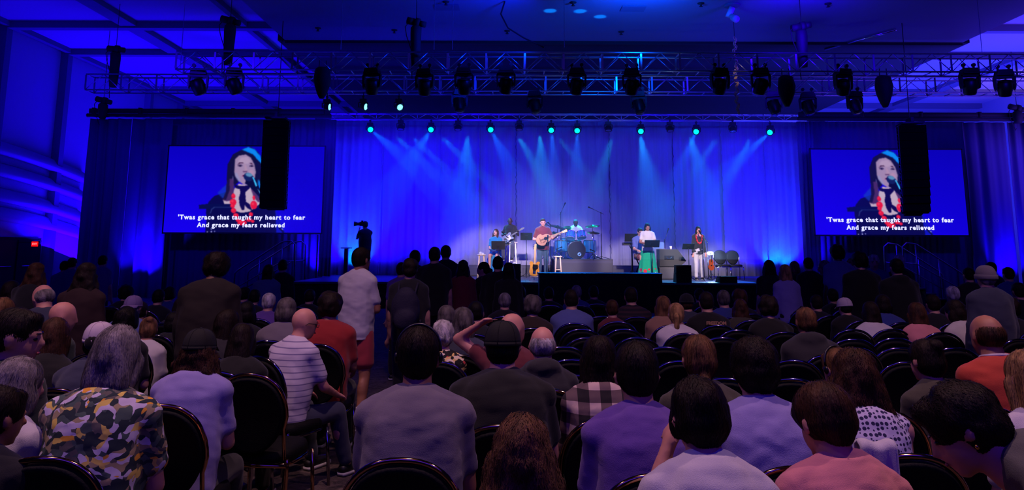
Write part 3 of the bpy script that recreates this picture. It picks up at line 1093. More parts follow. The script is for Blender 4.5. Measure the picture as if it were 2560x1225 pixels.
def text_mesh(body, size, material, name='text', bold=.0, extr=.004, space=1.0):
    c = bpy.data.curves.new(name, 'FONT'); c.body = body; c.size = size; c.align_x = 'CENTER'; c.align_y = 'CENTER'
    c.offset = bold; c.extrude = extr; c.space_character = space; c.resolution_u = 3
    o = bpy.data.objects.new(name, c); COL.objects.link(o)
    dg = bpy.context.evaluated_depsgraph_get()
    me = bpy.data.meshes.new_from_object(o.evaluated_get(dg), depsgraph=dg)
    bpy.data.objects.remove(o); me.materials.clear(); me.materials.append(material)
    me.transform(Matrix.Rotation(PI / 2, 4, 'X')); me.name = name
    return me

M_exl = mat('exit_letter', (255, 200, 190), .5, emit=(255, 120, 110), estr=2.0)
obj('lettering', text_mesh('EXIT', .085, M_exl), ex, (0, -.018, 0))

# ------------------------------------------------------------------ drapes
def curtain(x0, x1, z0, z1, wave=.19, amp=.055, seed=0, gather=.0):
    r = random.Random(seed); n = max(8, int((x1 - x0) / .035)); nz = 6
    ph = [r.random() * 6 for _ in range(4)]
    f = lambda x: amp * (.45 + .9 * abs(math.sin(x * 1.1 + ph[3]))) * (math.sin(2 * PI * x / wave + 1.4 * math.sin(x * 2.3 + ph[0])) * .7 + .5 * math.sin(2 * PI * x / (wave * 2.7) + ph[1]) + .25 * math.sin(2 * PI * x / (wave * .55) + ph[2]))
    vs = []; fs = []
    for iz in range(nz + 1):
        z = z0 + (z1 - z0) * iz / nz; t = iz / nz
        for i in range(n + 1):
            x = x0 + (x1 - x0) * i / n
            vs.append((x, f(x + .02 * math.sin(iz + ph[3])) * (1.15 - .5 * t), z))
    o = len(vs)
    vs += [(x, y + .012, z) for x, y, z in vs]
    W = n + 1
    for iz in range(nz):
        for i in range(n):
            a = iz * W + i
            fs.append((a, a + 1, a + W + 1, a + W)); fs.append((o + a, o + a + W, o + a + W + 1, o + a + 1))
    for i in range(n):
        fs.append((i, o + i, o + i + 1, i + 1)); a = nz * W + i; fs.append((a, a + 1, o + a + 1, o + a))
    for iz in range(nz):
        a = iz * W; fs.append((a, a + W, o + a + W, o + a)); a = iz * W + n; fs.append((a, o + a, o + a + W, a + W))
    me = bpy.data.meshes.new('curtain'); me.from_pydata(vs, [], fs); me.shade_smooth(); me.update()
    return me


def drape(name, label, px0, px1, ytop, Y, zb, m, cat='curtain', **k):
    X0 = at(px0, ytop, Y).x; X1 = at(px1, ytop, Y).x; zt = at((px0 + px1) / 2, ytop, Y).z
    me = curtain(X0, X1, zb, zt, **k); me.materials.append(m)
    return tag(obj(name, me, None, (0, Y, 0)), label, cat)

YD = 25.5
drape('side_drape', 'tall navy drape at the far left beside the wall columns', 228, 330, 297, YD, .02, M_velour, seed=1, wave=.42, amp=.10)
drape('side_drape', 'tall navy drape left of the left screen, lit bright blue at its foot', 333, 432, 297, YD + .05, .02, M_velour, seed=2, wave=.5, amp=.12)
drape('side_drape', 'wide dark blue drape hanging behind the left screen', 425, 822, 298, YD + .9, .02, M_velour, seed=3, wave=.22, amp=.03)
drape('side_drape', 'narrow black drape between the left screen and the backdrop', 812, 842, 300, YD + .35, .74, M_velour, seed=4, wave=.14)
drape('side_drape', 'narrow black drape between the backdrop and the right screen', 1992, 2030, 304, YD + .35, .02, M_velour, seed=5, wave=.14)
drape('side_drape', 'wide dark blue drape hanging behind the right screen', 2022, 2410, 304, YD + .9, .02, M_velour, seed=6, wave=.22, amp=.03)
drape('side_drape', 'navy drape right of the right screen, lit bright blue at its foot', 2402, 2515, 306, YD, .02, M_velour, seed=7, wave=.45, amp=.11)
drape('side_drape', 'dark drape at the far right edge of the drape line', 2518, 2760, 306, YD + .05, .02, M_velour, seed=8, wave=.4, amp=.10)
M_seam = mat('seam_cloth', (70, 70, 92), .9)
bd = thing('backdrop_curtain', 'pale stage backdrop curtain washed in blue light behind the band', 'curtain', (0, 27.2, .74))
edges = [836, 958, 1104, 1199, 1291, 1405, 1521, 1679, 1800, 1905, 2002]
for i in range(10):
    X0 = at(edges[i], 305, 27.2).x; X1 = at(edges[i + 1], 305, 27.2).x
    me = curtain(X0 - .02, X1 + .02, .005, at(1400, 298, 27.2).z - .74, wave=.27, amp=.026, seed=20 + i); me.materials.append(M_cyc)
    obj('curtain_panel', me, bd, (0, .03 * (i % 2), 0))
    # gathered seam where two panels meet
    if i:
        mb = MB(); r = random.Random(i)
        mb.tube([V(X0 + r.uniform(-.02, .02), -.045 + r.uniform(-.02, .02), z) for z in [.02 + 5.3 * j / 60 for j in range(61)]], [.006 + .012 * r.random() for j in range(61)], 6)
        obj('seam', mb.mesh('seam', (M_seam if i in (4, 6, 7) else M_cyc,), True), bd)
# pipes the drapes hang from
def pipe(label, px0, px1, y, Y, r=.05):
    a = at(px0, y, Y); b_ = at(px1, y, Y); mb = MB(); mb.cyl(a, (b_.x, b_.y, a.z), r); mb.box(((a.x + b_.x) / 2, Y + .05, a.z + .16), (b_.x - a.x - .1, .10, .16))
    for i_ in range(6): mb.box((a.x + .2 + (b_.x - a.x - .4) * i_ / 5, Y + .05, a.z + .12), (.10, .14, .30))
    p = tag(obj('drape_pipe', mb.mesh('pipe', (M_black,), True)), label, 'pipe'); return p
pipe('black drape header beam above the left screen', 218, 828, 288, YD, .07)
pipe('black drape header beam above the right screen', 1995, 2760, 297, YD, .07)

# ------------------------------------------------------------------ screens
def paint_screen():
    W_, H_ = 304, 171
    img = np.zeros((H_, W_, 3))
    vv, uu = np.mgrid[0:H_, 0:W_]; v = (vv + .5) / H_; u = (uu + .5) / W_
    img[..., 0] = 10 + 12 * v - 5 * u; img[..., 1] = 0; img[..., 2] = 188 + 50 * v * (1 - .5 * abs(u - .1)) - 10 * (1 - v) * u
    X = 120 + u * 1915 - 90 * v; Yp = 70 + v * 1067   # coordinates of the traced picture
    def inside(poly):
        ins = np.zeros(X.shape, bool); n = len(poly)
        for i in range(n):
            x0, y0 = poly[i]; x1, y1 = poly[(i + 1) % n]
            if y0 == y1: continue
            c = ((y0 > Yp) != (y1 > Yp)) & (X < (x1 - x0) * (Yp - y0) / (y1 - y0) + x0); ins ^= c
        return ins
    def blur(a, k):
        for _ in range(k):
            p = np.pad(a, 1, mode='edge'); a = (p[1:-1, 1:-1] * 2 + p[:-2, 1:-1] + p[2:, 1:-1] + p[1:-1, :-2] + p[1:-1, 2:]) / 6
        return a
    def blur3(im):
        return np.stack([blur(im[..., c], 1) for c in range(3)], -1)
    def fill(poly, col, k=1, al=1.0):
        a = blur(inside(poly).astype(float), k)[..., None] * al
        img[:] = img * (1 - a) + np.array(col, float) * a
    def disc(cx, cy, rx, ry, col, k=1, al=1.0, rot=0):
        dx = X - cx; dy = Yp - cy; c, s = math.cos(rot), math.sin(rot)
        a = ((((dx * c + dy * s) / rx) ** 2 + ((-dx * s + dy * c) / ry) ** 2) < 1).astype(float)
        a = blur(a, k)[..., None] * al
        img[:] = img * (1 - a) + np.array(col, float) * a
    fill([(540, 1140), (556, 1000), (556, 850), (590, 760), (660, 690), (800, 640), (1250, 650), (1330, 700), (1400, 800), (1405, 1140)], (8, 8, 72))        # top
    fill([(470, 800), (600, 785), (860, 795), (860, 850), (470, 850)], (6, 12, 74))
    fill([(1400, 840), (1405, 1140), (1510, 1140), (1440, 960)], (10, 30, 170), 2, .7)
    fill([(700, 650), (760, 590), (900, 470), (900, 640), (760, 720)], (20, 60, 190), 3, .7)
    fill([(1130, 120), (1220, 180), (1270, 330), (1290, 560), (1280, 700), (1200, 700), (1150, 560)], (5, 90, 235), 2)    # lit hair edge
    fill([(990, 120), (1060, 85), (1130, 78), (1210, 140), (1262, 250), (1240, 560), (1150, 600), (1100, 400), (1000, 200), (880, 300), (900, 560), (830, 560), (815, 480), (830, 300), (900, 170)], (16, 14, 52))
    fill([(1010, 110), (1090, 76), (1170, 105), (1240, 190), (1262, 300), (1205, 240), (1150, 170), (1060, 130)], (5, 130, 240), 2)
    fill([(1060, 100), (1120, 95), (1190, 150), (1215, 210), (1140, 150)], (30, 140, 240), 3, .4)
    fill([(1200, 480), (1262, 540), (1275, 690), (1235, 650), (1190, 590)], (5, 130, 240), 3, .8)
    fill([(870, 330), (905, 230), (960, 190), (960, 520), (900, 560), (850, 480)], (16, 14, 52), 1)
    # neck, chest
    fill([(905, 600), (960, 540), (1090, 545), (1130, 640), (1200, 720), (1240, 770), (1150, 830), (1090, 880), (990, 897), (930, 880), (860, 790), (780, 790), (765, 740), (870, 700)], (190, 168, 188))
    # face
    fill([(920, 330), (925, 230), (975, 185), (1060, 170), (1120, 210), (1160, 290), (1176, 380), (1165, 460), (1110, 530), (1020, 545), (965, 505), (920, 440), (912, 380)], (158, 132, 168), 2)
    fill([(960, 260), (1000, 210), (1080, 200), (1120, 250), (1080, 290), (1000, 280)], (186, 158, 186), 4, .6)
    fill([(920, 400), (945, 400), (980, 480), (990, 530), (950, 500), (918, 440)], (130, 150, 205), 2, .4)
    disc(1120, 400, 30, 40, (196, 140, 170), 4, .5)
    disc(985, 310, 30, 14, (70, 52, 96), 1, .9); disc(1125, 315, 28, 14, (70, 52, 96), 1, .9)
    disc(985, 312, 10, 7, (24, 16, 40), 0); disc(1128, 317, 9, 7, (24, 16, 40), 0)
    fill([(950, 300), (975, 272), (1020, 268), (1028, 282), (985, 284)], (70, 40, 70), 1)
    fill([(1092, 280), (1130, 276), (1150, 300), (1120, 290)], (70, 40, 70), 1)
    fill([(1038, 290), (1052, 290), (1080, 370), (1070, 390), (1025, 388), (1012, 372), (1040, 360)], (176, 140, 168), 2, .8)
    fill([(1012, 376), (1075, 378), (1068, 392), (1020, 392)], (92, 60, 104), 1, .8)
    fill([(1000, 440), (1030, 422), (1060, 428), (1060, 452), (1020, 450)], (150, 70, 120), 1); disc(1030, 440, 16, 8, (40, 10, 40), 0)
    # choker shadow and stand shadow
    fill([(900, 540), (960, 560), (1040, 560), (1110, 555), (1090, 600), (1040, 640), (1045, 760), (1090, 790), (1120, 870), (1060, 840), (1030, 800), (1020, 860), (990, 860), (965, 800), (960, 710), (980, 650), (975, 605), (920, 590)], (14, 8, 74), 1)
    # hair lengths
    fill([(850, 480), (900, 470), (905, 600), (880, 740), (810, 755), (760, 740), (820, 640)], (70, 40, 96), 2)
    fill([(820, 500), (850, 480), (850, 620), (800, 740), (765, 730), (800, 640)], (24, 16, 60), 2)
    fill([(1110, 600), (1150, 590), (1200, 700), (1240, 770), (1190, 760), (1140, 700)], (80, 48, 100), 2)
    # necklace
    for x, y, rx, ry in ((893, 690, 24, 32), (888, 765, 40, 42), (880, 812, 28, 26), (890, 868, 32, 32), (918, 930, 34, 30), (945, 985, 30, 26), (990, 1015, 58, 36), (1075, 980, 34, 28),
                         (1102, 915, 26, 26), (1140, 800, 42, 52), (1143, 712, 16, 30), (1120, 1000, 22, 18)):
        disc(x, y, rx, ry, (226, 22, 56), 1)
        disc(x - rx * .25, y - ry * .3, rx * .4, ry * .35, (250, 70, 90), 2, .6)
    # microphone
    fill([(1060, 450), (1140, 440), (1220, 590), (1260, 680), (1230, 720), (1120, 600), (1040, 530)], (8, 10, 50), 1)
    disc(1082, 452, 58, 50, (16, 30, 86), 1, 1, .5); disc(1092, 425, 42, 24, (96, 150, 190), 2, .9, .2)
    fill([(1130, 450), (1150, 455), (1190, 560), (1170, 570)], (60, 190, 250), 1)
    fill([(1190, 600), (1215, 620), (1262, 680), (1240, 690)], (90, 200, 255), 1, .8)
    disc(893, 465, 5, 30, (90, 90, 150), 1, .7)
    fill([(600, 905), (620, 850), (660, 822), (860, 822), (860, 832), (665, 832), (632, 856), (612, 905)], (60, 80, 150), 1, .6)
    for x, y in ((614, 1095), (616, 1128), (655, 1126), (566, 1130), (1480, 1095)):
        disc(x, y, 9, 8, (150, 150, 220), 1)
    fill([(1440, 1060), (1500, 1130), (1480, 1138), (1425, 1070)], (10, 10, 60), 1)
    img[:] = blur3(img)
    return img

IMG = paint_screen()


def screen_mesh(wd, hg):
    hh, ww, _ = IMG.shape
    xs = np.linspace(-wd / 2, wd / 2, ww + 1); zs = np.linspace(hg / 2, -hg / 2, hh + 1)
    gx, gz = np.meshgrid(xs, zs)
    co = np.stack([gx, np.zeros_like(gx), gz], -1).reshape(-1, 3)
    W1 = ww + 1; a = (np.arange(hh)[:, None] * W1 + np.arange(ww)[None, :]).ravel()
    fc = np.stack([a, a + W1, a + W1 + 1, a + 1], -1)
    me = bpy.data.meshes.new('projection'); me.from_pydata(co.tolist(), [], fc.tolist())
    ca = me.color_attributes.new('print', 'FLOAT_COLOR', 'CORNER')
    c = IMG.reshape(-1, 3) / 255.0
    c = np.where(c <= .04045, c / 12.92, ((c + .055) / 1.055) ** 2.4)
    c = np.concatenate([c, np.ones((len(c), 1))], 1).repeat(4, 0)
    ca.data.foreach_set('color', c.astype(np.float32).ravel()); me.update()
    return me

M_scr = mat('screen_picture', (4, 4, 4), .9); N, L, b = nodes(M_scr)
va = N.new('ShaderNodeVertexColor'); va.layer_name = 'print'; L.new(va.outputs[0], b.inputs['Emission Color']); b.inputs['Emission Strength'].default_value = 1.0
M_lyric = mat('screen_lyrics', (200, 200, 200), .9, emit=(225, 228, 255), estr=1.1)


def screen(label, cx, x0, x1, y0, y1, Y):
    a = at(x0, y0, Y); b_ = at(x1, y1, Y)
    wd = abs(at(x1, y0, Y).x - a.x); hg = a.z - b_.z
    c = V((a.x + at(x1, y0, Y).x) / 2, Y, (a.z + b_.z) / 2)
    r = thing('projection_screen', label, 'screen', tuple(c))
    me = cached('scr', lambda: screen_mesh(1, 1))
    if not me.materials: me.materials.append(M_scr)
    obj('picture', me, r, (0, -.03, 0), None, None, (wd, 1, hg))
    mb = MB(); mb.box((0, .02, 0), (wd + .02, .03, hg + .02)); obj('screen_sheet', mb.mesh('sheet', (M_black,)), r)
    mb = MB()
    for s in (-1, 1):
        mb.box((s * (wd / 2 + .028), 0, 0), (.036, .06, hg + .09)); mb.box((0, 0, s * (hg / 2 + .028)), (wd + .09, .06, .036))
    obj('frame', mb.mesh('frame', (M_black,)), r)
    t1 = obj('lyric_line', text_mesh("'Twas grace that taught my heart to fear", .212, M_lyric, bold=.0065, space=1.19), r, (-.045 * wd / 5.3 + .0, -.045, -hg / 2 + hg * .172))
    t2 = obj('lyric_line', text_mesh("And grace my fears relieved", .212, M_lyric, bold=.0065, space=1.19), r, (-.045, -.045, -hg / 2 + hg * .083))
    for t in (t1, t2):
        print('TEXT', round(t.data.vertices and max(v.co.x for v in t.data.vertices) * 2, 2), 'of', round(wd, 2))
    for s in (-1, 1):
        mb = MB(); mb.cyl((s * wd / 2 * .96, 0, -hg / 2 - .07), (s * wd / 2 * .96, 0, -c.z), .025); obj('leg', mb.mesh('leg', (M_black,), True), r)
    light('screen_glow', 'AREA', (c.x, Y - .3, c.z), 30, (.02, .01, 1.0), (c.x, 10, 0), sx=wd, sy=hg)
    return r
screen('left projection screen showing the singer and two lyric lines', 0, 425, 812, 366, 582, 25.0)
screen('right projection screen, its singer picture cut by the right speaker stack', 0, 2026, 2401, 374, 588, 25.0)

# ------------------------------------------------------------------ stage
SZ = .74
X0s, X1s = at(730, 705, 21.6).x, at(1900, 705, 21.6).x
st = thing('stage', 'low stage with a glossy dark deck and black skirt under the band', 'stage', ((X0s + X1s) / 2, 24.9, 0))
wS = X1s - X0s
for i in range(6):
    for j in range(3):
        obj('deck_panel', cached('deck', lambda: boxm((0, 0, 0), (wS / 6 - .006, 6.6 / 3 - .006, .06), 'deck', M_deck)), st, ((i - 2.5) * wS / 6, (j - 1) * 2.2, SZ - .03))
me = curtain(-wS / 2, wS / 2, .0, SZ - .06, wave=.16, amp=.02, seed=50); me.materials.append(M_black); obj('skirt', me, st, (0, -3.27, 0))
mb = MB()
for i in range(7):
    for j in range(4):
        mb.cyl(((i - 3) * wS / 6.1, (j - 1.5) * 2.1, 0), ((i - 3) * wS / 6.1, (j - 1.5) * 2.1, SZ - .06), .03, n=8)
o = obj('support', mb.mesh('support', (M_alu,))); o.parent = st; o['kind'] = 'stuff'
wing = thing('stage_wing', 'black unlit stage wing running right behind the standing group', 'stage', (0, 24.2, 0))
obj('deck_panel', boxm(((X1s + 11.6) / 2 + .01, 0, SZ - .05), (11.6 - X1s - .02, 3.0, .08), 'deck', M_black), wing)
me = curtain(X1s + .03, 11.58, .0, SZ - .1, wave=.16, amp=.02, seed=51); me.materials.append(M_black); obj('skirt', me, wing, (0, -1.5, 0))


def block(name, label, px0, px1, ytop, Y, dep, zb, m, cat='platform', wavy=True):
    a = at(px0, ytop, Y); b_ = at(px1, ytop, Y); zt = a.z; wd = b_.x - a.x
    r = thing(name, label, cat, ((a.x + b_.x) / 2, Y + dep / 2, zb))
    obj('top_panel', boxm((0, 0, zt - zb - .02), (wd, dep, .04), 'top', m), r)
    mb = MB(); mb.box((0, .03, (zt - zb - .04) / 2), (wd - .03, dep - .06, zt - zb - .04)); obj('frame', mb.mesh('frame', (M_black,)), r)
    me = curtain(-wd / 2 + .01, wd / 2 - .01, 0.005, zt - zb - .04, wave=.5, amp=.006, seed=int(px0)); me.materials.append(m)
    obj('skirt', me, r, (0, -dep / 2 + .0, 0))
    return r, zt
block('drum_riser', 'grey skirted drum riser under the blue drum kit', 1385, 1533, 648, 24.5, 1.9, SZ, M_greyskirt)
block('low_riser', 'long low grey skirted riser along the foot of the backdrop', 1172, 1704, 663, 26.45, .6, SZ, M_greyskirt)
# black draped bass cabinets in front of the stage
r_, _ = block('bass_cabinet_stack', 'wide black draped bass cabinet stack standing in front of the stage', 1347, 1656, 683, 20.4, .9, 0, M_black, 'speaker')

# ------------------------------------------------------------------ trusses
def truss(label, X0, X1, Yc, zb, size, bay, rch, group=None):
    t = thing('lighting_truss', label, 'truss', (0, Yc, zb))
    h = size / 2; Lx = X1 - X0
    mb = MB(); mb.cyl((X0, 0, 0), (X1, 0, 0), rch, n=10); ch = mb.mesh('chord', (M_alu,), True)
    for y in (-h, h):
        for z in (0, size):
            obj('chord', ch, t, (0, y, z))
    n = int(round(Lx / bay)); bw = Lx / n; rb = rch * .5
    mb = MB(); mb.cyl((0, 0, 0), (0, 0, size), rb * 1.3, n=8); ver = mb.mesh('strut', (M_alu,), True)
    mb = MB(); mb.cyl((0, -h, 0), (0, h, 0), rb * 1.3, n=8); crs = mb.mesh('strut', (M_alu,), True)
    mb = MB(); mb.cyl((0, 0, 0), (bw / 2, 0, size), rb, n=8); dg1 = mb.mesh('brace', (M_alu,), True)
    mb = MB(); mb.cyl((0, 0, size), (bw / 2, 0, 0), rb, n=8); dg2 = mb.mesh('brace', (M_alu,), True)
    mb = MB(); mb.box((0, 0, size / 2), (.05, .015, size - .05)); pl = mb.mesh('end_plate', (M_alu,))
    for i in range(n + 1):
        x = X0 + i * bw
        obj('strut', crs, t, (x, 0, 0))
        if i % 2 == 0 or size > .4: obj('strut', crs, t, (x, 0, size))
        if size > .4:
            obj('end_plate', pl, t, (x, -h, 0)); obj('end_plate', pl, t, (x, h, 0))
        else:
            obj('strut', ver, t, (x, -h, 0))
        if i < n:
            if size > .4: obj('strut', crs, t, (x + bw / 2, 0, 0))
            for y in ((-h, h) if size > .4 else (-h,)):
                obj('brace', dg1, t, (x, y, 0)); obj('brace', dg2, t, (x + bw / 2, y, 0))
    return t
ZA = at(1300, 176, 19.5).z
YA, YBt, YC = 19.75, 23.0, 26.6
truss('front box truss, the nearer of the two wide trusses, starting left of centre', at(441, 140, 19.5).x, 15.0, YA, ZA, .50, 1.05, .025)
ZB = at(1300, 228, 22.75).z
truss('rear box truss reaching furthest left over the drapes', at(214, 205, 22.75).x, 16.6, YBt, ZB, .50, 1.12, .025)
ZT = at(1300, 300, 26.45).z
truss('slim silver truss running along the top of the backdrop', at(790, 298, 26.45).x, at(2060, 298, 26.45).x, YC - .15, ZT, .21, .75, .020)

# ------------------------------------------------------------------ moving heads and wash lights
M_glassd = mat('dark_lens', (20, 24, 40), .08)
M_lit = mat('lit_lens_cyan', (10, 160, 170), .4, emit=(0, 250, 225), estr=1.6)
M_litw = mat('lit_lens_white', (120, 160, 190), .4, emit=(120, 225, 255), estr=2.2)
M_fix = mat('fixture_housing', (9, 9, 11), .42, spec=.3)


def moving_head():
    r = thing('moving_head_light', 'x', 'stage light')
    mb = MB(); mb.prism([(-.19, -.07), (-.15, .07), (.15, .07), (.19, -.07)], -.13, .13); mb.box((0, 0, .0), (.26, .28, .05)); obj('base', mb.mesh('base', (M_fix,)), r)
    mb = MB()
    for s in (-1, 1):
        mb.box((s * .12, 0, .10), (.03, .05, .10)); mb.cyl((s * .12, -.03, .165), (s * .12, .03, .165), .045, n=12)
    obj('clamp', mb.mesh('clamp', (M_fix,)), r)
    mb = MB(); mb.box((0, 0, -.10), (.44, .12, .06))
    for s in (-1, 1):
        mb.prism([(s * .19, -.08), (s * .235, -.10), (s * .225, -.34), (s * .205, -.42), (s * .185, -.34)], -.06, .06)
        mb.cyl((s * .15, 0, -.33), (s * .21, 0, -.33), .045, n=12)
    obj('yoke', mb.mesh('yoke', (M_fix,)), r)
    mb = MB(); mb.prof((0, 0, .17), (0, 0, -1), [(0, .05), (.02, .12), (.07, .155), (.17, .170), (.25, .165), (.30, .15), (.36, .145), (.40, .125), (.405, .11)], 24)
    for i in range(5): mb.prof((0, 0, .15 - .025 * i), (0, 0, -1), [(0, .12 + .01 * i), (.006, .165), (.012, .12 + .01 * i)], 24)
    h = obj('head', mb.mesh('head', (M_fix,), True), r, (0, 0, -.33))
    mb = MB(); mb.prof((0, 0, -.225), (0, 0, -1), [(0, .105), (.012, .10), (.022, .06), (.026, .01)], 20)
    obj('lens', mb.mesh('lens', (M_glassd,), True), h)
    return r


def wash(lit):
    r = thing('wash_light', 'x', 'stage light')
    mb = MB(); mb.box((0, 0, -.03), (.20, .16, .10)); mb.box((0, 0, .05), (.05, .05, .08)); mb.cyl((0, -.03, .10), (0, .03, .10), .04, n=12); mb.cyl((0, 0, .08), (0, 0, .24), .016, n=8); obj('base', mb.mesh('base', (M_fix,)), r)
    mb = MB(); mb.box((0, 0, -.10), (.30, .07, .03))
    for s in (-1, 1): mb.prism([(s * .135, -.09), (s * .155, -.10), (s * .15, -.24), (s * .13, -.26), (s * .125, -.22)], -.035, .035)
    obj('yoke', mb.mesh('yoke', (M_fix,)), r)
    mb = MB(); mb.prof((0, 0, .09), (0, 0, -1), [(0, .05), (.015, .09), (.06, .115), (.15, .125), (.19, .13), (.20, .125), (.20, .118), (.185, .114)], 24)
    h = obj('head', mb.mesh('head', (M_fix,), True), r, (0, 0, -.21))
    mb = MB()
    mb.m = 0; mb.prof((0, 0, -.088), (0, 0, -1), [(0, .112), (.006, .110), (.008, .02)], 24); mb.m = 1
    for q, (n_, rr) in enumerate(((1, 0), (6, .042), (12, .082))):
        for i in range(n_):
            a = 2 * PI * i / n_
            mb.prof((math.cos(a) * rr, math.sin(a) * rr, -.094), (0, 0, -1), [(0, .018), (.008, .017), (.012, .008)], 10)
    obj('lens', mb.mesh('lens', (lit or M_glassd, lit or M_chrome), False), h)
    return r

mh = moving_head(); mht = tree_of(mh); used = [False]


def put(proto, tr, px, py, Y, label, group=None, aim=None, rz=0.0, hz=.33, first=[set()]):
    """fixture whose head centre is seen at px,py"""
    p = at(px, py, Y)
    loc = (p.x, p.y, p.z + hz)
    if id(proto) not in first[0]:
        first[0].add(id(proto)); r = proto; r.location = loc; r['label'] = label
        if group: r['group'] = group
    else:
        r = copy_tree(proto, label, group, loc, None, tr)
    r.rotation_euler = (0, 0, rz)
    if r.name.startswith('moving'): r.scale = (1.12,) * 3
    if aim is not None:
        h = [c for c in kids(r) if c.name.startswith('head')][0]
        d = Matrix.Rotation(-rz, 3, 'Z') @ (Vector(aim) - p).normalized()
        h.rotation_euler = d.to_track_quat('-Z', 'Y').to_euler()
    return r, p

ordn = ['first', 'second', 'third', 'fourth', 'fifth', 'sixth', 'seventh', 'eighth', 'ninth', 'tenth', 'eleventh', 'twelfth', 'thirteenth', 'fourteenth', 'fifteenth', 'sixteenth']
mh_px = [(930, 212, 0), (1062, 214, -.2), (1160, 212, .1), (1265, 210, 0), (1442, 212, 0), (1580, 213, 0), (1800, 212, -.2), (1902, 212, -.2), (2108, 214, 0), (2425, 212, .1), (2512, 216, 0)]
for i, (x, y, t) in enumerate(mh_px):
    p = at(x, y, YA)
    put(mh, mht, x, y - 3, YA - .18, 'large moving head light hanging under the front truss, %s from the left' % ordn[i], 'moving heads under the front truss', (p.x + t * 2 + random.uniform(-.5, .5), YA + 1.2, p.z - 4), random.uniform(-.25, .25))
for i, (x, y) in enumerate(((495, 210), (585, 208))):
    p = at(x, y, YBt - 1.2)
    put(mh, mht, x, y, YA + 1.5 if False else YA, 'moving head light hanging at the left end of the front truss, %s one' % ('outer' if i == 0 else 'inner'), 'moving heads at the left truss end', (p.x + 2, YA + 1, p.z - 4), .2)
for i, (x, y) in enumerate(((1148, 258), (1337, 261), (1597, 262), (1935, 263), (2020, 264), (2137, 262))):
    p = at(x, y, YBt)
    put(mh, mht, x, y, YBt - .2, 'smaller looking moving head light hanging under the rear truss, %s from the left' % ordn[i], 'moving heads under the rear truss', (p.x + .5, YBt - 1.5, p.z - 4), random.uniform(-.4, .4))
# cable bags between the moving heads
def bag(px, py, Y, hgt, label):
    p = at(px, py, Y); r = thing('cable_bag', label, 'bag', tuple(p))
    mb = MB(); mb.prof((0, 0, hgt * .5), (0, 0, -1), [(0, .12), (.05, .19), (hgt * .35, .23), (hgt * .6, .20), (hgt * .85, .13), (hgt, .06)], 16)
    me = mb.mesh('bag', (M_black,), True); displace(me, .02, 2, int(px)); obj('bag_body', me, r)
    mb = MB()
    for s in (-1, 1): mb.tube([V(s * .10, 0, hgt * .45), V(s * .09, 0, hgt * .5 + .2)], .012, 6)
    obj('strap', mb.mesh('strap', (M_black,)), r); return r
bag(805, 208, YA - .25, .85, 'black cable bag under the front truss left of the moving heads')
bag(1966, 228, YA - .25, .85, 'black cable bag under the front truss right of centre')
bag(2211, 228, YA - .25, .85, 'black cable bag under the front truss near the right screen')

# wash lights under the backdrop truss
wl, wd_ = wash(M_lit), wash(None); wlt, wdt = tree_of(wl), tree_of(wd_)
ww = wash(M_litw); wwt = tree_of(ww)
lit_px = [(925, 323, 1100, 470, 18), (1078, 323, 980, 480, 13), (1226, 323, 1330, 520, 13), (1378, 324, 1400, 600, 13), (1443, 325, 1440, 600, 14), (1602, 327, 1625, 520, 17), (1741, 328, 1650, 540, 17), (1926, 330, 1690, 540, 22)]
YW = YC - .25
for i, (x, y, ax, ay, n) in enumerate(lit_px):
    c = at(x, y, YW); target = at(ax, ay, 22.4)
    d = (target - c).normalized()
    look = (V(0, 0, H) - c).normalized()
    aim = c + (d * .45 + look * .55)
    put(wl, wlt, x, y, YW, 'lit cyan wash light under the backdrop truss, %s lit one from the left' % ordn[i], 'lit wash lights under the backdrop truss', aim, 0, .21)
    light('wash_beam', 'SPOT', tuple(c + d * .16), 260 * n, (0.0, 0.15, 1.0), target, .05, 12 if n > 15 else 15, .35)
for i, (x, y) in enumerate(((1002, 317), (1145, 318), (1298, 318), (1521, 320), (1675, 321), (1832, 322))):
    c = at(x, y, YW)
    put(wd_, wdt, x, y, YW, 'unlit black wash light under the backdrop truss, %s dark one from the left' % ordn[i], 'dark wash lights under the backdrop truss', (c.x, c.y - .4, c.z - 2), 0, .21)
for i, (x, y) in enumerate(((817, 267), (908, 266), (997, 266))):
    c = at(x, y, YBt); look = (V(0, 0, H) - c).normalized()
    put(ww, wwt, x, y, YBt - .25, 'bright white blue wash light under the rear truss, %s from the left' % ordn[i], 'lit wash lights under the rear truss', c + look + V(3.2 + .2 * i - 1.6 * i, 0, -.3), 0, .21)
    light('wash_beam', 'SPOT', tuple(c + look * .2), 300, (.05, .25, 1.0), (c.x + 3.2, 19.0, 3), .05, 30, .6)
# cyan back light on the players from the truss
for x, tx, ty, e, cone in ((-4.2, -.45, 24.4, .8, 13), (-3.6, -.1, 25.0, .9, 12), (-2.6, .97, 23.7, 1.0, 11), (.2, 2.2, 25.4, 1.2, 20), (3.6, 2.4, 25.3, .9, 20), (1.6, 4.15, 24.6, .8, 12), (7.4, 4.3, 23.4, .7, 11), (8.6, 5.95, 23.6, 1.0, 11)):
    light('band_back_light', 'SPOT', (x, 26.3, 5.7), 3000 * e, (0.0, .55, 1.0), (tx, ty, 2.2), .08, cone, .5)

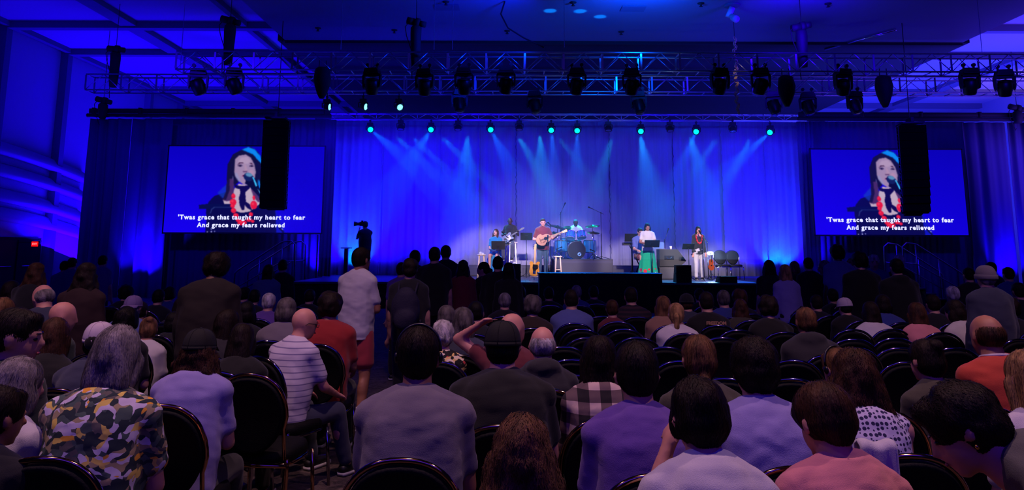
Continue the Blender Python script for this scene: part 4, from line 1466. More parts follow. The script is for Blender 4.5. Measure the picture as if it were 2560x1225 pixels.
# ------------------------------------------------------------------ chain hoists
def hoist(px, ytop, ybot, Y, label, tilt=.25):
    a = at(px, ytop, Y); b_ = at(px, ybot, Y); r = thing('chain_hoist', label, 'hoist', (a.x, Y, b_.z)); Hh = a.z - b_.z
    mb = MB(); q = Matrix.Rotation(tilt, 3, 'Y')
    for x0, x1, rr in ((-.26, -.02, .10), (-.02, .10, .13), (.10, .27, .085)):
        mb.cyl(V(0, 0, Hh - .12) + q @ V(x0, 0, 0), V(0, 0, Hh - .12) + q @ V(x1, 0, 0), rr, n=14)
    obj('motor', mb.mesh('motor', (M_black,), True), r)
    mb = MB(); mb.prof((0, 0, Hh - .22), (0, 0, -1), [(0, .10), (.05, .15), (.2, .155), (Hh * .6, .13), (Hh * .8, .11)], 12)
    me = mb.mesh('bag', (M_black,), True); displace(me, .015, 3, int(px)); obj('chain_bag', me, r)
    mb = MB(); mb.tube([V(-.2, 0, Hh - .1), V(-.30, -.02, Hh - .25), V(-.26, 0, Hh - .5), V(-.12, 0, Hh - .9), V(-.08, 0, -.3)], .012, 6)
    obj('cable', mb.mesh('cable', (M_black,), True), r)
    mb = MB(); mb.cyl((0, 0, Hh - .05), (0, 0, ZC - b_.z if px < 650 else ZS - b_.z), .010, n=6); obj('chain', mb.mesh('chain', (M_black,)), r)
    return r
hoist(577, 42, 168, YA, 'chain hoist with bag above the left part of the front truss')
hoist(1041, 46, 170, YA, 'chain hoist with bag above the front truss, left of centre')
hoist(2002, 56, 172, YA, 'chain hoist with bag above the front truss, right of centre', -.2)
hoist(291, 114, 222, YBt, 'chain hoist with bag above the left end of the rear truss', .1)
hoist(260, 243, 290, YD - .2, 'small chain hoist on the drape pipe at the far left')
hoist(2541, 262, 300, YD - .2, 'small chain hoist on the drape pipe at the far right')
# gold safety chain hanging right of centre
gc = thing('hanging_chain', 'long gold chain hanging in loops right of centre above the stage', 'chain', tuple(at(1836, 96, YA + 1.2)))
r = random.Random(3)
top = at(1836, 96, YA + 1.2); bot = at(1838, 286, YA + 1.2)
lk = MB(); lk.tube([V(math.cos(a) * .028, 0, math.sin(a) * .05) for a in [2 * PI * i / 10 for i in range(10)]], .010, 5, True)
M_chain = mat('chain_gold', (226, 186, 120), .4, .2); lkm = lk.mesh('link', (M_chain,), True); nL = 60
for i in range(nL):
    obj('chain_link', lkm, gc, (math.sin(i * 1.1) * .035 + math.sin(i * .37) * .02, 0, (bot.z - top.z) * i / nL), (0, random.uniform(-.6, .6), PI / 2 * (i % 2) + .4))
mb = MB(); mb.cyl((0, 0, 0), (0, 0, ZS - top.z), .008, n=6); obj('cord', mb.mesh('cord', (M_black,)), gc)
# things on the ceiling cloud
pj = thing('ceiling_projector', 'small white spotlight bracket fixed under the central ceiling, right of centre', 'spotlight', tuple(atz(1830, 12, ZS)))
mb = MB(); mb.cyl((0, 0, 0), (0, 0, -.05), .22, n=20); obj('base', mb.mesh('base', (M_trim,)), pj)
mb = MB(); mb.box((-.06, 0, -.22), (.16, .12, .3), Matrix.Rotation(.4, 3, 'Y')); mb.cyl((0, -.05, -.38), (.05, -.2, -.5), .10, n=16); obj('lamp_head', mb.mesh('head', (mat('white_paint', (200, 200, 210), .4),), True), pj)
for i, (x, y) in enumerate(((1115, 4), (1433, 6), (1752, 8), (2070, 9), (1268, 77), (1553, 79), (986, 75), (795, 70))):
    p = atz(x, y, ZS); s_ = thing('sprinkler', 'x', 'sprinkler', tuple(p)); s_['label'] = 'dark sprinkler head on the central ceiling, %s of them' % ordn[i]
    s_['label'] = 'tiny dark sprinkler head on the central ceiling panel, ' + ('front' if y < 50 else 'back') + ' row, ' + {1115: 'leftmost', 1433: 'second from left', 1752: 'third from left', 2070: 'rightmost', 795: 'leftmost', 986: 'second from left', 1268: 'third from left', 1553: 'rightmost'}[x]; s_['group'] = 'sprinkler heads on the central ceiling'
    mb = MB(); mb.prof((0, 0, 0), (0, 0, -1), [(0, .10), (.02, .09), (.03, .03), (.09, .03), (.10, .06), (.11, .02)], 12); obj('sprinkler_head', cached('spr', lambda: mb.mesh('sprinkler', (M_black,), True)), s_)
for i, (x, y, wx) in enumerate(((1118, 18, .7), (1583, 21, .7))):
    p = atz(x, y, ZS); v_ = tag(obj('ceiling_vent', boxm((0, 0, -.01), (wx, .5, .02), 'vent', mat('vent_blue', (70, 76, 110), .6)), None, tuple(p)), 'flat square access vent in the central ceiling, %s one' % ('left' if i == 0 else 'right'), 'vent')
mb = MB(); cpts = [atz(1262, 2, ZS) - V(0, 0, .02), at(1252, 35, 20.1), at(1270, 70, 20.0), at(1310, 95, 19.9), at(1360, 119, 19.75)]
pp = []
for i in range(4):
    for j in range(6): pp.append(cpts[i].lerp(cpts[i + 1], j / 6))
pp.append(cpts[-1])
mb.tube(pp, .022, 8); tag(obj('hanging_cable', mb.mesh('cable', (M_fix,), True)), 'thick dark cable curving from the ceiling down to the front truss', 'cable')
a, b_ = atz(2062, 124, ZS - .04), atz(2240, 74, ZS - .04)
mb = MB(); mb.cyl(a, b_, .035, n=8); tag(obj('line_light_tube', mb.mesh('rail', (M_chrome,), True)), 'thin chrome tube standing in for a line light under the ceiling above the right trusses', 'rail')  # chrome tube stands in for a line light
# thin support wires of the trusses
for i, (x, y, Y) in enumerate(((852, 124, YA), (1131, 124, YA), (1411, 118, YA), (2455, 130, YA), (1085, 124, YA), (450, 180, YBt))):
    p = at(x, y, Y); mb = MB(); mb.cyl((0, 0, 0), (0, 0, (ZS if 620 < x < 2380 else ZC) - p.z), .009, n=6)
    tag(obj('support_wire', mb.mesh('wire', (M_alu,)), None, tuple(p)), 'thin vertical wire from truss to ceiling, ' + ('left of the left hoist', 'right of centre hoist', 'above the drum kit', 'above the right screen', 'beside the centre hoist', 'at the left truss end')[i], 'wire', 'support wires above the trusses')

# ------------------------------------------------------------------ hanging line array speakers
def line_array(label, px, ytop, ybot, Y, n, curve, yaw):
    a = at(px, ytop, Y); b_ = at(px, ybot, Y); r = thing('line_array_speaker', label, 'speaker', tuple(a), yaw)
    h = (a.z - b_.z) / n
    mb = MB(); mb.prism([(-.36, -h * .47), (.36, -h * .47), (.36, h * .47), (-.36, h * .47)], 0, .04); mb.prism([(-.36, -h * .46), (.36, -h * .46), (.36, h * .46), (-.36, h * .46)], .045, .30); mb.prism([(-.24, -h * .44), (.24, -h * .44), (.24, h * .44), (-.24, h * .44)], .30, .55)
    me = mb.mesh('cabinet', (mat('cabinet_black', (5, 5, 6), .9, spec=.1),))
    rg = MB()
    for s in (-1, 1):
        rg.box((s * .375, .12, 0), (.02, .04, h * .95)); rg.box((s * .375, .26, 0), (.02, .03, h * .95)); rg.box((s * .38, .19, 0), (.02, .16, .02), Matrix.Rotation(.7, 3, 'X'))
    rgm = rg.mesh('rigging', (M_alu if False else M_fix,))
    z = -h / 2; y = 0
    for i in range(n):
        t = curve * (i / n) ** 1.8
        c = obj('cabinet', me, r, (0, y, z), (-t, 0, 0)); obj('rigging', rgm, c)
        z -= h * math.cos(t) * .995; y += h * math.sin(t)
    mb = MB(); mb.box((0, .25, .06), (.60, .7, .05)); mb.box((0, .25, .16), (.08, .5, .16)); mb.cyl((0, .25, .2), (0, .25, ZS - a.z), .012, n=6); obj('fly_frame', mb.mesh('fly_frame', (M_fix,)), r)
    return r
line_array('black hanging speaker stack in front of the left screen', 689, 300, 521, 21.8, 11, .12, .05)
line_array('black hanging speaker stack in front of the right screen', 2282, 312, 529, 21.8, 11, .30, -.20)
# ------------------------------------------------------------------ the band
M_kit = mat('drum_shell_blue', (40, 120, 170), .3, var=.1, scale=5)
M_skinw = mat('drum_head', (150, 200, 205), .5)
M_cym = mat('cymbal', (190, 170, 110), .25, 1.0)
M_gtop = mat('guitar_top', (176, 126, 96), .35, rgb2=(158, 108, 80), scale=14, stretch=(.4, 1, 6))
M_gedge = mat('guitar_side', (120, 72, 44), .35)
M_tele = mat('electric_body', (226, 160, 70), .3, rgb2=(206, 138, 52), scale=14, stretch=(1, 1, .3))
M_neck = mat('guitar_neck', (216, 180, 130), .4)
M_vio = mat('violin_varnish', (150, 62, 26), .3)
M_music = mat('music_stand_black', (14, 18, 22), .45)


def music_stand(label, px, pyb, Y, wd=.50, hg=.34, base_z=SZ, rz=0.0, tilt=.35, paper=False):
    """desk centre seen at px,pyb"""
    c = at(px, pyb, Y); r = thing('music_stand', label, 'music stand', (c.x, Y, base_z), rz); h = c.z - base_z
    mb = MB(); mb.cyl((0, 0, .12), (0, 0, h - .06), .011, n=8); mb.cyl((0, 0, .1), (0, 0, h * .6), .015, n=8); obj('post', mb.mesh('post', (M_music,), True), r)
    mb = MB()
    for i in range(3):
        a = i * 2 * PI / 3 + .5; mb.tube([V(0, 0, .16), V(math.cos(a) * .13, math.sin(a) * .13, .07), V(math.cos(a) * .25, math.sin(a) * .25, .01)], .010, 6)
    obj('tripod', mb.mesh('tripod', (M_music,), True), r)
    q = Matrix.Rotation(tilt, 3, 'X')
    mb = MB(); mb.box(V(0, 0, h), (wd, .008, hg), q); mb.box(V(0, 0, h) + q @ V(0, .03, -hg / 2), (wd, .07, .008), q); mb.box(V(0, 0, h) + q @ V(0, -.015, 0), (.10, .02, .08), q)
    obj('desk', mb.mesh('desk', (M_music,)), r)
    if paper:
        mb = MB(); mb.box(V(.0, 0, h) + q @ V(0, .01, .04), (wd * .8, .004, hg * .8), q); obj('sheet_music', mb.mesh('paper', (PM['white'],)), r)
    return r


def mic_stand(label, px, py, Y, tipx, tipy, base_z=SZ, boom=True, round_=True, basept=None):
    t = at(tipx, tipy, Y - .05); b0 = at(px, py, Y)
    r = thing('microphone_stand', label, 'microphone stand', (b0.x, Y, base_z))
    tip = V(t.x - b0.x, t.y - Y, t.z - base_z); elbow = V(0, 0, b0.z - base_z)
    mb = MB(); mb.cyl((0, 0, .02), elbow, .010, n=8); mb.cyl((0, 0, .02), elbow * .55, .014, n=8); obj('pole', mb.mesh('pole', (M_plast,), True), r)
    mb = MB()
    for i in range(3):
        a = i * 2 * PI / 3 + .3; mb.tube([V(0, 0, .09), V(math.cos(a) * .12, math.sin(a) * .12, .05), V(math.cos(a) * .30, math.sin(a) * .30, .01)], .009, 6)
    obj('tripod', mb.mesh('tripod', (M_plast,), True), r)
    if (tip - elbow).length > .12:
        mb = MB(); mb.cyl(elbow - (tip - elbow) * .25, tip - (tip - elbow).normalized() * .1, .008, n=8); mb.ell(elbow, (.022, .022, .022)); obj('boom', mb.mesh('boom', (M_plast,), True), r)
        d = (tip - elbow).normalized()
    else:
        d = V(0, .6, .4).normalized(); tip = elbow + d * .12
    mb = MB(); mb.prof(tip - d * .16, d, [(0, .010), (.10, .016), (.13, .018), (.135, .024), (.16, .027), (.18, .02), (.187, .005)], 12); obj('microphone', mb.mesh('microphone', (M_fix,), True), r)
    return r


def stool(label, px, py, Y, w_=.32, base_z=SZ, h=None, m=None):
    """stool whose seat is seen at px,py"""
    c = at(px, py, Y); h = h or c.z - base_z; r = thing('wooden_stool', label, 'stool', (c.x, Y, base_z))
    m = m or M_wood
    mb = MB(); mb.prof((0, 0, h - .035), (0, 0, 1), [(0, w_ * .42), (.006, w_ * .47), (.028, w_ * .47), (.035, w_ * .43)], 24); obj('seat', mb.mesh('seat', (m,), True), r)
    for i in range(4):
        a = PI / 4 + i * PI / 2; mb = MB(); mb.cyl((math.cos(a) * w_ * .33, math.sin(a) * w_ * .33, h - .035), (math.cos(a) * w_ * .55, math.sin(a) * w_ * .55, 0), .022, .018, 10); obj('leg', mb.mesh('leg', (m,), True), r)
    for z, k in ((.2, .52), (.42, .45)):
        for i in range(4):
            a = PI / 4 + i * PI / 2; a2 = a + PI / 2; zz = z * h + (.03 if i % 2 else 0)
            mb = MB(); mb.cyl((math.cos(a) * w_ * k, math.sin(a) * w_ * k, zz), (math.cos(a2) * w_ * k, math.sin(a2) * w_ * k, zz), .012, n=8); obj('rung', mb.mesh('rung', (m,), True), r)
    return r


def performer(px, py, Y, P, label, short, yaw, **k):
    return person(px, py, 80, P, label, short, Y=Y, yaw=yaw, base=k.pop('base', SZ), vox=k.pop('vox', .013), **k)


def beads(root, P, HM, sk):
    S = sk[2]; mb = MB()
    for i in range(19):
        a = PI * (i / 18) + PI
        x = math.cos(a) * .10; z = .50 + math.sin(a) * .26
        rr = .020 + .012 * math.sin(i * 1.9) ** 2
        mb.ell(S(max(.05, z), x, .135 if z < .42 else .105), (rr, rr * .7, rr))
    bind(obj('bead_necklace', mb.mesh('beads', (), True), root), [PM['beads']])


ST = dict(pose='stand')
# singer seated at left in a long blue dress
performer(1240, 572, 24.3, dict(pose='sit', arms='lap', head=(-.25, -.35, 0), w=.88), 'seated singer in a long teal blue dress, face tilted up at a microphone', 'singer in the teal dress', PI - .15,
          hair='long', hcol='brown', shirt=PM['teal'], sleeve=.45, hem=-.1, extra=(eyes, openmouth), base=.74 + .22, pants=PM['teal'], skirt=(PM['teal'], .34, -.18))
stool('wooden stool under the seated singer in the teal dress', 1240, 648, 24.4, .34)
stool('white legged high stool under the bass player', 1282, 605, 25.0, .36, m=mat('white_stool', (226, 214, 206), .4))
bz = at(1282, 605, 25.0).z - .50
performer(1275, 550, 25.0, dict(pose='sit', arms=(((.13, .02, -.25), (.03, .22, .10)), 'bass'), legs='stool', head=(.2, .1, 0), w=1.0), 'seated bass player in a dark shirt and grey trousers on a high stool', 'bass player', PI - .2,
          hair='bald', hcol='black', skn='dark', shirt=PM['navy'], sleeve=.45, pants=PM['slate'], extra=(eyes,), base=bz, kfix=1.0)
performer(1357, 545, 23.7, dict(pose='stand', arms=(((.13, .04, -.25), (.10, .20, .08)), 'strum'), head=(-.05, .1, 0), w=1.02), 'standing guitarist in a maroon short sleeved shirt and blue jeans', 'guitarist', PI + .1,
          hair='crew', hcol='brown', skn='pink', shirt=PM['maroon'], sleeve=.5, pants=PM['jeans'], extra=(eyes,), infl=.022)
performer(1439, 547, 25.6, dict(pose='sit', arms='drum', head=(.05, .35, 0), lean=.12), 'drummer in a white shirt behind the blue drum kit', 'drummer', PI,
          hair='bald', hcol='black', skn='dark', shirt=PM['white'], sleeve=.5, pants=PM['navy'], extra=(eyes, beard('black')), base=at(1439, 648, 24.5).z + .05)
performer(1600, 569, 24.9, dict(pose='sit', arms='keys', head=(0, .15, 0), w=.95), 'keyboard player mostly hidden behind the singer in the green skirt', 'keyboard player', PI + .15,
          hair='short', hcol='dark', skn='fair', shirt=PM['lblue'], sleeve=.5, pants=PM['maroon'], shortp=True, extra=(eyes, glasses), base=.74 + .16)
performer(1618, 557, 23.3, dict(pose='stand', arms=(((.08, .10, -.26), (-.12, .20, -.03)),) * 2, head=(.1, .1, 0), w=.98), 'singer in a white T-shirt and a long green flowered skirt', 'singer in the green skirt', PI - .05,
          hair='longwide', hcol='black', skn='tan', shirt=PM['white'], sleeve=.45, extra=(eyes,), skirt=(PM['skirt'], .31, .04), shoes=PM['shoe_white'], hem=-.05)
sg = performer(1745, 565, 23.6, dict(pose='stand', arms='down', head=(-.05, .05, 0), w=.86), 'singer in a dark top and white trousers with a large red bead necklace', 'singer with the red necklace', PI + .05,
               hair='long', hcol='dark', skn='pink', shirt=PM['dgrey'], sleeve=.9, pants=PM['white'], extra=(eyes, openmouth, beads), neck=.50)


# ---- instruments
def guitar_acoustic(px, py, Y, ang):
    c = at(px, py, Y); r = thing('acoustic_guitar', 'pale acoustic guitar held by the standing guitarist', 'guitar', tuple(c)); r.rotation_euler = (0, -ang, 0)
    out = []
    for i in range(48):
        a = 2 * PI * i / 48; x = math.cos(a); k = 1 - .0 * x
        wd = .195 + (-.035 * (1 if x > 0 else 0)) ; y = math.sin(a) * (wd if x < 0 else .150) * (1 - .16 * math.exp(-((x - .12) / .22) ** 2))
        out.append((x * .245, y))
    mb = MB(); mb.prism(out, -.05, .05); obj('body', mb.mesh('body', (M_gedge,)), r)
    mb = MB(); mb.prism([(x * .985, z * .985) for x, z in out], -.058, -.05); b_ = obj('top', mb.mesh('top', (M_gtop,)), r)
    mb = MB(); mb.cyl((.06, -.062, 0), (.06, -.056, 0), .05, n=20); obj('sound_hole', mb.mesh('hole', (M_black,)), r)
    mb = MB(); mb.box((-.11, -.066, 0), (.025, .014, .15)); mb.prism([(-.02, -.06), (.05, -.05), (.04, -.09), (-.03, -.12), (-.08, -.10)], -.061, -.057); obj('bridge', mb.mesh('bridge', (M_gedge,)), r)
    mb = MB(); mb.box((.40, -.045, 0), (.42, .022, .052)); mb.prism([(.60, -.03), (.78, -.038), (.78, .038), (.60, .03)], -.055, -.038); obj('neck', mb.mesh('neck', (M_neck,)), r)
    mb = MB()
    for i in range(6): mb.cyl((-.11, -.074, -.022 + .009 * i), (.62, -.062, -.022 + .009 * i), .0012, n=4)
    obj('strings', mb.mesh('strings', (M_chrome,)), r)
    mb = MB()
    for i in range(3):
        for s in (-1, 1): mb.cyl((.64 + .05 * i, -.045, s * .036), (.64 + .05 * i, -.045, s * .06), .008, n=8)
    obj('tuning_pegs', mb.mesh('pegs', (M_chrome,), True), r)
    return r
ag = guitar_acoustic(1359, 598, 23.38, .36)


M_bneck = mat('bass_neck', (40, 52, 80), .4)


def guitar_electric(name, label, loc, rot, mbody, L=.62, bass=False, mneck=None):
    r = thing(name, label, 'guitar', loc); r.rotation_euler = rot
    out = [(-.14, -.02), (-.155, .10), (-.12, .19), (-.04, .215), (.06, .21), (.13, .17), (.155, .08), (.14, -.01), (.115, -.07), (.135, -.14), (.16, -.19), (.13, -.225), (.07, -.21), (.035, -.16), (-.03, -.155), (-.06, -.21), (-.12, -.23), (-.16, -.17), (-.13, -.09)]
    out = [(x, -z) for x, z in out]
    mb = MB(); mb.prism(out, -.022, .022); obj('body', mb.mesh('body', (mbody,)), r)
    mb = MB(); mb.prism([(-.05, .14), (.10, .13), (.11, .02), (.05, -.03), (.04, -.10), (-.04, -.06), (-.06, .03)], -.027, -.022); obj('pickguard', mb.mesh('pickguard', (PM['plastic'] if not bass else PM['white'],)), r)
    mb = MB(); mb.box((0, -.028, -.10), (.085, .014, .09)); mb.box((0, -.028, .04), (.075, .012, .02)); mb.box((.09, -.028, -.13), (.02, .012, .11)); obj('bridge', mb.mesh('bridge', (M_chrome,)), r)
    mb = MB(); mb.box((0, -.030, .14 + L / 2), (.052, .022, L)); mb.prism([(-.03, .14 + L), (-.045, .20 + L), (-.02, .33 + L), (.03, .34 + L), (.035, .20 + L), (.028, .14 + L)], -.036, -.022); obj('neck', mb.mesh('neck', (mneck or M_neck,)), r)
    mb = MB()
    for i in range(6): mb.cyl((-.045 - .004 * i * 0, -.03, .18 + L + .025 * i), (-.07, -.03, .18 + L + .025 * i), .008, n=8)
    obj('tuning_pegs', mb.mesh('pegs', (M_chrome,), True), r)
    return r
p = at(1336, 672, 22.9)
guitar_electric('electric_guitar', 'butterscotch electric guitar with a dark pickguard on a floor stand', tuple(p), (.12, .04, 0), M_tele, .42)
mb = MB()
for s in (-1, 1): mb.tube([V(s * .15, -.16, 0), V(s * .10, .02, .16), V(s * .02, .10, .45), V(0, .08, .68)], .011, 6)
mb.tube([V(-.12, -.10, .11), V(.12, -.10, .11)], .012, 6); mb.tube([V(0, .28, 0), V(0, .10, .45)], .011, 6)
gs = thing('guitar_stand', 'tubular floor stand holding the butterscotch electric guitar', 'guitar stand', (p.x, 22.98, SZ)); obj('tube_frame', mb.mesh('frame', (PM['cream'],), True), gs)
b_ = at(1279, 588, 24.72)
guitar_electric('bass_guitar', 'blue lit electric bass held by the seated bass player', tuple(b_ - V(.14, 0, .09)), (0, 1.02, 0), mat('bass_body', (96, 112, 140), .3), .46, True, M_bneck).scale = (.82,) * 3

# drum kit
rz = at(1439, 648, 24.5).z
dk = thing('drum_kit', 'blue shelled drum kit with cyan lit heads and cymbals on the riser', 'drum kit', (at(1440, 640, 25.0).x, 24.95, rz))
def drum(nm, c, ax, rad, dep, mh_, msh=M_kit, label=None):
    ax = Vector(ax).normalized(); c = Vector(c)
    mb = MB(); mb.m = 0; mb.cyl(c - ax * dep / 2, c + ax * dep / 2, rad, n=32); mb.m = 1
    for s in (-1, 1): mb.cyl(c + ax * (s * dep / 2 - .012), c + ax * (s * dep / 2 + .012), rad + .014, n=32)
    d = obj(nm, mb.mesh(nm, (msh, M_chrome)), dk)
    for s in (-1, 1):
        h_ = MB(); h_.cyl(c + ax * s * (dep / 2 + .012), c + ax * s * (dep / 2 + .018), rad - .004, n=32); o = obj('drum_head', h_.mesh('head', (mh_,)), d)
    lg = MB(); q = ax.to_track_quat('Z', 'Y')
    for i in range(8):
        a = 2 * PI * i / 8; o_ = q @ V(math.cos(a) * (rad + .012), math.sin(a) * (rad + .012), 0); lg.cyl(c + o_ - ax * dep * .42, c + o_ + ax * dep * .42, .008, n=6)
    obj('lugs', lg.mesh('lugs', (M_chrome,)), d)
    if label: d['label'] = label
    return d
bdm = drum('bass_drum', (0, -.05, .29), (0, 1, 0), .285, .42, M_black)
mb = MB(); mb.prof((.085, -.286, .16), (0, -1, 0), [(0, .068), (.004, .066)], 24); obj('badge', mb.mesh('badge', (mat('badge_blue', (110, 170, 220), .4),)), bdm)
mb = MB(); mb.tube([V(.085 + math.cos(a) * .068, -.292, .16 + math.sin(a) * .068) for a in [2 * PI * i / 24 for i in range(24)]], .008, 6, True); mb.box((.07, -.295, .155), (.018, .006, .06), Matrix.Rotation(.6, 3, 'Y')); mb.box((.098, -.295, .165), (.018, .006, .08), Matrix.Rotation(.6, 3, 'Y')); obj('badge_ring', mb.mesh('ring', (PM['navy'],)), bdm)
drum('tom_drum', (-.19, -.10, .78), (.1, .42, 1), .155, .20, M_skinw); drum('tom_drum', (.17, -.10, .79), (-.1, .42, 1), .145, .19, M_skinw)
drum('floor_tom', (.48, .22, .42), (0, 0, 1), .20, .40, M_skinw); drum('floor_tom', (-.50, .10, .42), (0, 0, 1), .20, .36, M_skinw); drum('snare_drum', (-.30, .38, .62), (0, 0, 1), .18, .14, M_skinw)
def cymbal(x, y, z, rad, tx=0.0, ty=-.25, nm='cymbal'):
    q = Matrix.Rotation(tx, 3, 'Y') @ Matrix.Rotation(-ty, 3, 'X')
    mb = MB(); mb.prof(V(x, y, z), q @ V(0, 0, 1), [(0, rad), (.006, rad * .98), (.02, rad * .5), (.03, rad * .2), (.05, rad * .12), (.055, .01)], 28); c = obj(nm, mb.mesh(nm, (M_cym,), True), dk)
    mb = MB(); mb.cyl((x, y, .05), (x, y, z + .06), .011, n=8)
    for i in range(3):
        a = i * 2 * PI / 3; mb.tube([V(x, y, .18), V(x + math.cos(a) * .24, y + math.sin(a) * .24, .01)], .010, 6)
    obj('cymbal_stand', mb.mesh('stand', (M_chrome,), True), c)
cymbal(-.62, -.10, 1.05, .24, .25); cymbal(-.34, .0, .98, .20, -.35, -.5); cymbal(.56, .05, 1.08, .25, -.1, -.2); cymbal(.58, .0, .86, .21, .05); cymbal(-.72, .3, .86, .19); cymbal(-1.0, .0, 1.12, .24, .30, -.1)
mb = MB(); mb.cyl((0, .75, .02), (0, .75, .42), .03); mb.cyl((0, .75, .40), (0, .75, .47), .17, n=20); tag(obj('drum_throne', mb.mesh('throne', (M_black,), True), None, (dk.location.x, dk.location.y, rz)), 'round black drum throne under the drummer', 'stool')
for i, (x0, y0, px_, py_) in enumerate(((1385, 640, 1392, 628), (1400, 642, 1402, 630), (1500, 640, 1494, 628))):
    pass
mic_stand('tall boom microphone stand left of the drum kit', 1402, 532, 24.9, 1413, 508, rz)
mic_stand('tall boom microphone stand right of the drum kit', 1502, 532, 24.9, 1472, 518, rz)
mic_stand('boom microphone stand in front of the guitarist', 1376, 562, 24.2, 1370, 556, SZ)
mic_stand('short straight microphone stand at the guitar sound hole', 1370, 595, 23.1, 1368, 588, SZ)
mic_stand('microphone stand in front of the singer in the teal dress', 1267, 592, 24.0, 1255, 580, SZ)
mic_stand('microphone stand in front of the singer with the red necklace', 1757, 596, 23.3, 1748, 577, SZ)
mic_stand('boom microphone stand beside the violin, right of the last singer', 1768, 605, 24.3, 1762, 598, SZ)
mic_stand('drooping boom microphone stand behind the slanted grey case', 1662, 600, 25.0, 1671, 572, SZ)
for i in range(2):
    x = (1392, 1486)[i]; py = (622, 628)[i]
    mic_stand('short drum microphone stand at the %s side of the drum kit' % ('left', 'right')[i], x, py, 24.7, x + (12, -10)[i], py - 4, rz)
music_stand('black music stand in front of the seated singer in the teal dress', 1246, 613, 23.6, .44, .26, tilt=.2)
music_stand('black music stand between the bass player and the guitarist', 1316, 591, 25.2, .40, .27, tilt=.5)
music_stand('black music stand in front of the keyboard player', 1578, 594, 24.2, .42, .26, tilt=.3)
music_stand('black music stand in front of the singer in the green skirt', 1630, 609, 22.8, .46, .24, tilt=.5)
music_stand('black music stand left of the singer with the red necklace', 1721, 616, 23.1, .36, .2, tilt=.6)
stool('pale wooden stool in front of the drum riser, nothing on it', 1395, 640, 23.5, .27, h=at(1395, 640, 23.5).z - SZ)
st2 = stool('pale wooden stool at the left of the stage holding a crumpled tissue', 1204, 636, 23.4, .30)
cc = at(1206, 631, 23.4); mb = MB()
for i in range(6): mb.ell((random.uniform(-.08, .08), random.uniform(-.03, .03), random.uniform(.0, .04)), (.045, .03, .02), Matrix.Rotation(random.random() * 2, 3, 'Y'))
me = remesh(mb, .008, 1, 'tissue'); displace(me, .008, 9, 4); bind(tag(obj('crumpled_tissue', me, None, (st2.location.x, 23.4, at(1204, 636, 23.4).z + .015)), 'crumpled white tissue on the left stool', 'tissue'), [PM['white']])
# keyboard on its stand
kc = at(1590, 610, 24.5); kb = thing('stage_keyboard', 'long black stage keyboard on a braced stand behind the music stand', 'keyboard', (kc.x, 24.5, SZ)); kh = kc.z - SZ
mb = MB(); mb.box((.1, .05, kh), (1.05, .30, .09)); obj('case', mb.mesh('case', (M_plast,)), kb)
mb = MB()
for i in range(42): mb.box((-.38 + i * .0225, .10, kh + .05), (.020, .14, .02))
o = obj('white_keys', mb.mesh('keys', (PM['white'],)), kb); o['kind'] = 'stuff'
mb = MB(); mb.cyl((-.14, 0, .25), (-.14, 0, kh - .05), .03)
for s in (-1, 1): mb.cyl((-.14, 0, .28), (-.14 + s * .35, 0, .01), .016); mb.cyl((-.14, 0, .28), (-.14, s * .25, .01), .014)
for s in (-1, 1): mb.cyl((.1 + s * .3, .05, kh - .05), (.1 - s * .2, .05, .02), .018)
obj('stand_frame', mb.mesh('frame', (M_plast,), True), kb)
# slanted grey equipment case with cup and laptop, on a grey skirted box
gb, gz = block('skirted_box', 'grey skirted box under the slanted case', 1648, 1690, 666, 24.0, .6, SZ, M_greyskirt)
gc_ = thing('slanted_equipment_case', 'large grey slanted equipment case beside the singer in the green skirt', 'case', (at(1648, 640, 24.0).x, 24.2, gz))
pts = [(0.0, 0), (.66, 0), (.85, .18), (.58, .54), (0.0, .54)]
mb = MB(); mb.prism(pts, -.25, .25); obj('body', mb.mesh('body', (mat('case_grey', (24, 27, 34), .5),)), gc_)
mb = MB(); mb.box((.3, -.262, .28), (.30, .02, .12)); mb.tube([V(.22, -.29, .30), V(.25, -.30, .25), V(.35, -.30, .25), V(.38, -.29, .30)], .010, 6); obj('handle', mb.mesh('handle', (M_chrome,)), gc_)
mb = MB(); mb.prof((.42, 0, .54), (0, 0, 1), [(0, .03), (.10, .042), (.10, .036), (.02, .024)], 16); bind(tag(obj('paper_cup', mb.mesh('cup', (), True), None, tuple(gc_.location)), 'white paper cup on the slanted grey case', 'cup'), [PM['white']])
lp = thing('laptop', 'open laptop on the slanted grey case behind the music stand', 'laptop', (gc_.location.x + .05, 24.2, gz + .54))
obj('screen_panel', boxm((0, .02, .12), (.30, .015, .22), 'screen', mat('laptop_grey', (100, 130, 180), .3, emit=(40, 70, 130), estr=.6)), lp); obj('keyboard_panel', boxm((0, -.1, .01), (.30, .22, .018), 'kb', PM['grey']), lp)
# speakers on the stage front
def wedge(label, px0, px1, ytop, Y, dep=.45, slant=True):
    a = at(px0, ytop, Y); b_ = at(px1, ytop, Y); wd = b_.x - a.x; h = a.z - SZ
    r = thing('stage_monitor', label, 'speaker', ((a.x + b_.x) / 2, Y, SZ))
    pf = [(0, 0), (dep, 0), (dep * (.55 if slant else 1), h), (0, h)]
    mb = MB(); mb.prism(pf, -wd / 2, wd / 2, 'x'); obj('cabinet', mb.mesh('cabinet', (M_black,)), r)
    mb = MB(); mb.box((0, -.012, h / 2), (wd * .9, .02, h * .86)); obj('grille', mb.mesh('grille', (M_fix,)), r)
    mb = MB()
    for s in (-1, 1): mb.box((s * (wd / 2 + .008), dep * .25, h * .55), (.015, .12, .03))
    obj('handle', mb.mesh('handle', (M_fix,)), r); return r
wedge('black square monitor on the stage front right of the ponytailed woman', 1268, 1302, 660, 21.7, .4, False)
wedge('black monitor on the stage front below the slanted grey case', 1690, 1728, 663, 21.7, .45)
wedge('low black monitor wedge on the stage front by the empty chairs', 1799, 1843, 691, 21.7, .5)
